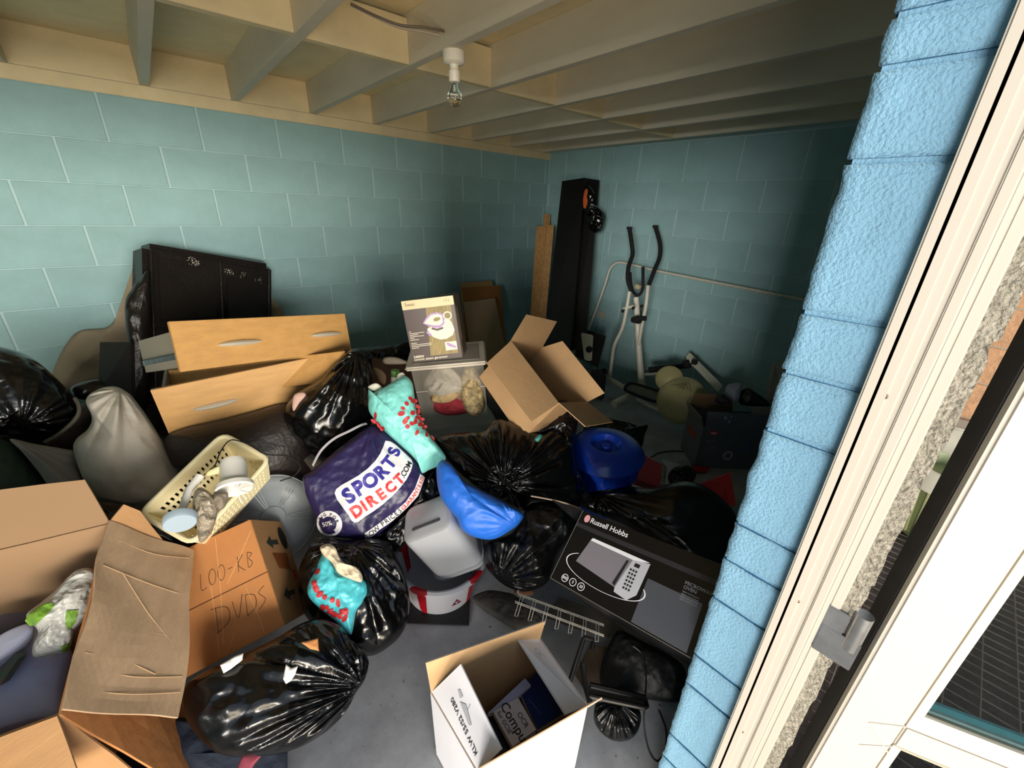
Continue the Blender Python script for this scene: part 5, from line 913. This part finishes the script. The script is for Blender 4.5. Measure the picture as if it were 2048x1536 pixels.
# ------------------------------------------------------------------ big open carton, front left
ho, hX, hY = scl((-4.125, -2.466, .577), .93), V((.558, .096, -.825)), V((.238, .933, .269)); fw_, fl2 = .298*.93, .54*.93
hb = thing('large_carton', 'large open cardboard box at the front left with a long flap folded over its side', 'box', tuple(ho)); 
dnv = V((.10, .0, -1)).normalized(); wl_ = -V((hY.y, -hY.x, 0)).normalized()*.52    # leftwards across the box
K0, K1 = ho, ho+hY*fl2; K2, K3 = K1+wl_, K0+wl_
def hp(name, a, b, c, d, m=card, n_=6, wob=.004, t=.005):
    o = MB().quad(a, b, c, d, t, n_).build(name, m, hb)
    for v in o.data.vertices: v.co += V((noise.noise(v.co*7), noise.noise(v.co*7+V((9, 0, 0))), noise.noise(v.co*7+V((0, 9, 0)))))*wob
    return o
hp('flap', K0+V((0, 0, .004)), K1+V((0, 0, .004)), K1+hX*fw_, K0+hX*fw_, cardg, 16, .011)
H_ = .60
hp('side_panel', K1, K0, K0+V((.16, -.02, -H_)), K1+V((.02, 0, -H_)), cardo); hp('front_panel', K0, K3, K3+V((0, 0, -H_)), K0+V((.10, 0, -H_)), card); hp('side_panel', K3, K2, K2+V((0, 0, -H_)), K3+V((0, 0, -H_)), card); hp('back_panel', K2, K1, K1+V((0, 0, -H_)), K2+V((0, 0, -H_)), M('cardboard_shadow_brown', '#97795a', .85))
hp('base_panel', K0+V((.02, .02, -H_)), K3+V((0, .02, -H_)), K2+V((0, 0, -H_)), K1+V((0, 0, -H_)), card)
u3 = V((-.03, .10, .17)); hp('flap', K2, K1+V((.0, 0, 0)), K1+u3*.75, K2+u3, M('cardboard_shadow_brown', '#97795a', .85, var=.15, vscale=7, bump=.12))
bwp = at(248, 1010, dep(K1)+.03); hp('flap_corner', K1+V((0, 0, .003)), K1+hX*.17, bwp+hX*.05, bwp, card)
hp('front_flap', K3, K0+V((-.004, 0, 0)), K0+V((.02, -.16, -.14)), K3+V((0, -.16, -.14)), card)
cr_ = M('crease_tan', '#bfa17c', .85)
FP = lambda u, v: K0+hX*(fw_*u)+hY*(fl2*v)+(hX.cross(hY)).normalized()*.0052
for a, m1, c_ in (((.02, .72), (.5, .68), (.98, .66)), ((.02, .42), (.5, .40), (.98, .41)), ((.02, .20), (.5, .17), (.98, .19)), ((.02, .10), (.5, .09), (.98, .11)), ((.22, .70), (.55, .50), (.92, .32)), ((.05, .26), (.4, .24), (.7, .19)), ((.1, .9), (.5, .88), (.95, .93))): MB().tube(spline([FP(*a), FP(*m1), FP(*c_)], 5), .0013, 4).build('crease', cr_, hb)
# contents of the big carton
for nm, lab, cat, poly, d_, tf, m_, sd2 in (
    ('lavender_cloth', 'pale lavender blue cloth filling the big carton at the left edge', 'cloth', [(-60, 1320), (0, 1282), (60, 1250), (110, 1262), (140, 1300), (128, 1380), (118, 1428), (60, 1440), (-60, 1460)], 1.10, .03, M('lavender_cloth', '#b3bee6', .75, var=.08), 141),
    ('white_paper', 'white paper sheet at the left edge inside the big carton', 'paper', [(-40, 1300), (0, 1275), (55, 1248), (66, 1262), (30, 1300), (-40, 1345)], 1.06, .01, M('bluish_paper', '#c3c9e2', .7), 142),
    ('navy_cloth', 'navy cloth at the front inside the big carton', 'cloth', [(-60, 1430), (60, 1425), (122, 1410), (120, 1440), (0, 1480), (-60, 1500)], 1.10, .03, M('navy_blue_cloth', '#33496e', .85, bump=.2), 143),
    ('grey_blanket', 'grey lilac blanket in the back of the big carton', 'blanket', [(-60, 1240), (20, 1210), (90, 1170), (150, 1140), (180, 1150), (140, 1220), (60, 1250), (-60, 1290)], 1.24, .03, M('grey_lilac', '#6e6469', .85, bump=.3), 144)):
    b_ = Blob(poly, d_, tf, .34 if nm == 'lavender_cloth' else (.22 if nm == 'grey_blanket' else .06), amp=.006, freq=6, seed=sd2, n=(.1, -.35, 1)); tag(b_.build(nm, m_, R=18), lab, cat)
wb = Blob([(52, 1232), (82, 1205), (112, 1180), (150, 1142), (185, 1138), (195, 1165), (188, 1200), (175, 1230), (150, 1262), (138, 1300), (110, 1312), (68, 1314), (66, 1290), (76, 1262)], 1.10, .04, .05, amp=.012, freq=14, seed=145)
wbr = thing('white_carrier_bag', 'white and clear crumpled carrier bag with green patches in the big carton', 'bag', tuple(wb.A)); wb.build('bag_body', M('white_translucent_bag', '#c7c8c2', .3, var=.15, vscale=25, bump=.3, bump2=.5, b2scale=26), wbr, R=32)
for g_ in ([(58, 1228), (78, 1212), (100, 1204), (110, 1212), (96, 1228), (72, 1250), (60, 1252), (50, 1242)], [(132, 1222), (156, 1220), (150, 1245), (136, 1260), (130, 1245)], [(122, 1292), (140, 1284), (138, 1300), (124, 1304)]): wb.paint([g_], M('leaf_green', '#79a63c', .5), wbr, 'green_print', off=.004)
item('green_book', 'green and pink book corner poking out of the big carton', 'book', MB().prism([at(-10, 1322, 1.05), at(30, 1306, 1.06), at(36, 1318, 1.05), at(0, 1372, 1.02), at(-20, 1372, 1.02)], _F*.02), M('green_pink_book', '#2d6a52', .5, col2='#a0466e', vscale=5))
# ------------------------------------------------------------------ white carton with books
hB = .33; T = [atz(862, 1385, hB), atz(1080, 1277, hB), atz(1174, 1412, hB), atz(955, 1545, hB)]; Bm = [V((p.x, p.y, .005)) for p in T]; cc = sum(Bm, V())/4; Bm = [cc+(p-cc)*.97 for p in Bm]
kb = thing('book_carton', 'white printed carton with open flaps holding books, front centre', 'box', tuple(cc))
def kp(name, a, b, c, d, m=kraft, n_=2, t=.004): return MB().quad(a, b, c, d, t, n_).build(name, m, kb)
def dbl(name, a, b, c, d, mi, mo_):   # inner kraft face and outer printed face
    a, b, c, d = V(a), V(b), V(c), V(d); cen = (a+b+c+d)/4; N_ = (b-a).cross(d-a).normalized(); inw = (V((cc.x, cc.y, .25))-cen); N_ = N_ if N_.dot(inw) > 0 else -N_
    return MB().prism([a, b, c, d], N_*.002).build(name, mi, kb), MB().prism([p-N_*.0001 for p in (a, b, c, d)], -N_*.002).build(name+'_print', mo_, kb)
for i, mm in ((0, cardw), (1, cardw), (2, cardc), (3, cardw)): j = (i+1) % 4; dbl('side_panel', Bm[i], Bm[j], T[j], T[i], kraft, mm)
kp('base_panel', Bm[0], Bm[1], Bm[2], Bm[3])
upz = V((0, 0, 1)); xl = (T[1]-T[0]).normalized(); yl = (T[0]-T[3]).normalized()
d0, d1 = dep(T[0]), dep(T[1]); dbl('back_flap', T[0], T[1], at(1090, 1242, d1-.02), at(851, 1325, d0-.04), kraft, cardw)
ftr = at(1204, 1396, dep(T[2])-.09); ftl = at(940, 1548, dep(T[3])-.09); dbl('front_flap', T[3], T[2], ftr, ftl, kraft, cardc)
lf = [at(858, 1388, d0), at(922, 1327, d0-.02), at(1003, 1497, dep(T[3])+.0), at(950, 1548, dep(T[3]))]; lf = [T[0]+xl*.004, at(922, 1328, d0-.05), at(1004, 1498, dep(T[3])-.03), T[3]+xl*.004]; dbl('left_flap', lf[0], lf[1], lf[2], lf[3], cardw, cardw)
rf = [T[1]-xl*.004, at(1033, 1276, d1-.05), at(1130, 1430, dep(T[2])-.02), T[2]-xl*.004]; dbl('right_flap', rf[0], rf[1], rf[2], rf[3], cardw, cardw)
def on_quad(q, st, u, v, size, m, rot=0, **k):   # text in the plane of quad q (a,b across)
    a, b, c, d = q; P3 = (a*(1-u)+b*u)*(1-v)+(d*(1-u)+c*u)*v; X_ = (c-b).normalized(); N_ = (b-a).cross(d-a).normalized(); N_ = N_ if N_.dot(CAM-P3) > 0 else -N_; Y_ = N_.cross(X_).normalized(); ca, sa = math.cos(rot), math.sin(rot)
    return text_on(st, P3, X_*ca+Y_*sa, Y_*ca-X_*sa, size, m, kb, off=.004, **k), P3, X_, Y_
on_quad(lf, 'KLW 55/S2 V280', .33, .55, .021, ink, rot=math.pi, bold=.01)
_, p3, x_, y_ = on_quad(lf, '.', .62, .45, .001, grey_ink)
shapes_on([[(-.03, -.012), (.03, -.018), (.036, -.008), (-.01, .006)], [(-.055, .0), (-.035, -.006), (-.03, .008), (-.05, .010)], [(0, .005), (.004, .005), (.001, .02), (-.002, .02)]], p3, x_, y_, M('grey_print', '#a2a4aa', .6), kb, 'drawing', .004)
_, p3, x_, y_ = on_quad(rf, '.', .5, .42, .001, grey_ink)
shapes_on([q_ for k in range(3) for q_ in ring2(-.05+k*.022, .0+.004*(k % 2), .011, .0095, 12)], p3, x_, y_, grey_ink, kb, 'drawing', .004); on_quad(rf, 'Parts', .5, .62, .026, ink, bold=.01); on_quad(rf, 'Plus', .62, .72, .014, ink)
ff = [T[3], T[2], ftr, ftl]
a, b, c, d = ff; Xf = (b-a).normalized(); Nf = (b-a).cross(d-a).normalized(); Nf = Nf if Nf.dot(CAM-a) > 0 else -Nf; Yf = Nf.cross(Xf)
text_on('Premium', T[3]*.3+T[2]*.7-V((0, 0, .055))+Nf*.004, -Xf, V((0, 0, -1)), .05, ink, kb, off=-.0035, shear=.2)
shapes_on([[(x*.006, y*.006), (x*.006+.0045, y*.006), (x*.006+.0045, y*.006+.0045), (x*.006, y*.006+.0045)] for x in range(9) for y in range(4)], a*.2+b*.8+(d-a)*.1, Xf, Yf, M('ink_tan', '#a79d8b', .6), kb, 'small_print', .0035)
def book(label, pts, z, t, m, name='book'):
    q = [atz(x, y, z) for x, y in pts]; o = thing(name, label, 'book', tuple(sum(q, V())/4), 'books in the white carton'); c_ = sum(q, V())/4
    MB().prism([c_+(p-c_)*.985 for p in q], (0, 0, -t)).build('pages', M('page_edges', '#d9d3c4', .8), o); MB().prism([p+V((0, 0, .0012)) for p in q], (0, 0, .0015)).build('cover', m, o); MB().prism([p+V((0, 0, -t)) for p in q], (0, 0, -.0015)).build('cover', m, o); return o, q
nb = M('navy_cover', '#12306b', .3, var=.25, vscale=6); pb2 = M('pale_cover', '#a9b4dc', .4); db2 = M('dark_marbled_cover', '#1c2440', .35, var=.5, vscale=20)
o, q = book('navy blue textbook leaning at the right in the white carton', [(1040, 1385), (1072, 1345), (1140, 1420), (1075, 1460)], .19, .02, nb)
text_on('Computing', sum(q, V())/4+V((-.03, 0, .004)), (q[2]-q[1]), (q[1]-q[0])*-1 if False else (q[0]-q[3]), .012, pb2, o, off=.002)
book('pale blue book lying across the back of the white carton', [(975, 1428), (1050, 1357), (1062, 1372), (1000, 1425)], .2, .012, pb2)
book('dark marbled book at the left in the white carton', [(975, 1430), (1000, 1422), (1030, 1500), (1000, 1520)], .17, .02, db2)
o, q = book('white textbook with large dark title letters on top in the white carton', [(986, 1424), (1036, 1396), (1072, 1460), (1025, 1495)], .215, .018, M('white_cover', '#c9c8d6', .4))
cx = sum(q, V())/4; Xb = (q[3]-q[0]).normalized(); Yb = V((0, 0, 1)).cross(Xb); 
wv = (q[1]-q[0]); text_on('Compu', cx-wv*.06, Xb, Yb, .040, ink, o, bold=.008, off=.004); text_on('OCR', cx+wv*.24+Xb*.01, Xb, Yb, .022, ink, o, bold=.004, off=.004); text_on('for GCSE', cx-wv*.34-Xb*.01, Xb, Yb, .018, ink, o, bold=.004, off=.004)
# ------------------------------------------------------------------ wire rack, black stand, little bag
wrk = thing('wire_rack', 'white plastic coated wire shelf rack lying by the microwave carton', 'rack', tuple(atz(1120, 1220, .1))); wwm = M('white_wire', '#e6e2d8', .4)
RA = lambda t, o=0: at(1036+t*172, 1187+t*62+o, 1.74-.12*t); RB = lambda t, o=0: at(1030+t*178, 1202+t*68+o, 1.70-.12*t)
for fnc in (RA, RB):
    for o_ in (0, 3): MB().tube([fnc(0, o_), fnc(1, o_)], .0018, 5).build('rail_wire', wwm, wrk)
for k in range(7):
    t = .04+k*.145
    for s_ in (0, .03): MB().tube([RA(t+s_), RB(t+s_, 2)], .0015, 5).build('cross_wire', wwm, wrk)
    L_ = 28-k*1.5; a, b = at(1030+t*178-1, 1202+t*68+4, 1.68-.12*t), at(1030+t*178-8+k*1, 1202+t*68+L_, 1.66-.12*t); MB().tube([a, b, b+(at(1008, 700, 1)-at(1002, 700, 1))*1.7, a+(at(1008, 700, 1)-at(1002, 700, 1))*1.7], .0015, 5).build('hook_wire', wwm, wrk)
MB().tube([RA(0), at(1036, 1172, 1.75), at(1038, 1160, 1.75)], .0018, 5).build('post_wire', wwm, wrk)
MB().lathe([(.009, .015), (.009, -.015)], at(1041, 1155, 1.75), (.2, 0, 1), 14, caps=True).build('white_cap', wwm, wrk, smooth=True)
bag('small lump of brown rag below the white cap of the wire rack', [(1028, 1182), (1050, 1174), (1066, 1180), (1064, 1190), (1040, 1192)], 1.80, .015, M('rust_rag', '#6b4a34', .9), 'brown_rag', None, 'rag', seed=151, tb=.02)
bst = thing('black_stand', 'black metal folding stand with an upright bar, beside the book carton', 'stand', tuple(atz(1220, 1400, 0))); bm_ = M('black_metal', '#121213', .35, metal=.3)
for pts_, r_ in (([(1168, 1275, 1.42), (1150, 1330, 1.38), (1140, 1362, 1.36)], .008), ([(1168, 1275, 1.42), (1186, 1280, 1.42), (1184, 1300, 1.4)], .008), ([(1165, 1325, 1.38), (1168, 1362, 1.36), (1180, 1405, 1.32)], .009), ([(1180, 1372, 1.36), (1235, 1385, 1.36), (1290, 1398, 1.36)], .012), ([(1178, 1392, 1.33), (1235, 1404, 1.33), (1288, 1415, 1.33)], .008), ([(1290, 1398, 1.36), (1294, 1412, 1.34), (1288, 1415, 1.33)], .008)):
    MB().tube([at(*p) for p in pts_], r_, 8).build('bar', bm_, bst, smooth=True)
MB().prism([at(1180, 1370, 1.36), at(1290, 1396, 1.36), at(1288, 1412, 1.33), at(1180, 1388, 1.33)], (0, 0, -.012)).build('tray', M('stand_tray', '#3a3733', .4, metal=.3), bst)
q = [at(1155, 1335, 1.43), at(1178, 1278, 1.46), at(1190, 1295, 1.46), at(1165, 1375, 1.42)]
bag('small black bag bunched under the black metal stand', [(1190, 1410), (1200, 1395), (1240, 1398), (1268, 1405), (1282, 1430), (1276, 1462), (1258, 1480), (1228, 1482), (1202, 1465), (1188, 1440)], 1.42, .06, plas2, seed=161, tb=.07, fold=.03, knot=(1232, 1402), k=14)
bag('black cloth bag standing behind the stand under the microwave box', [(1225, 1275), (1245, 1262), (1290, 1285), (1340, 1310), (1370, 1340), (1366, 1400), (1300, 1400), (1215, 1385), (1200, 1340)], 1.60, .07, M('black_cloth', '#050506', .6, bump=.3), seed=162, tb=.15)
item('looped_cable', 'black cable looping down from the stand to the floor by the jamb', 'cable', MB().tube(spline([at(1266, 1292, 1.5), at(1285, 1310, 1.48), at(1292, 1350, 1.42), at(1290, 1400, 1.36), at(1288, 1450, 1.33), at(1298, 1500, 1.34), atz(1315, 1522, .01), atz(1330, 1500, .01), atz(1332, 1460, .01), atz(1318, 1420, .01)], 8), .0035, 6), M('cable_black', '#141214', .5), smooth=True)
for pts_, lab, m_ in (([(1120, 1195), (1210, 1230), (1250, 1262), (1215, 1275), (1160, 1262), (1085, 1235)], 'grey dusty cardboard sheet on the floor under the wire rack', M('dusty_card', '#77726a', .9, var=.3, vscale=18)), ([(1150, 1350), (1180, 1290), (1235, 1300), (1215, 1370), (1180, 1400)], 'brown dusty card on the floor beside the book carton', M('brown_dust_card', '#6e5d4b', .9, var=.4, vscale=14))):
    q = [atz(x, y, .003) for x, y in pts_]; item('floor_card', lab, 'card', MB().prism(q, (0, 0, .003)), m_)
for k, (x, y) in enumerate(((870, 1278), (958, 1238), (1050, 1340), (800, 1460), (905, 1500))): pass
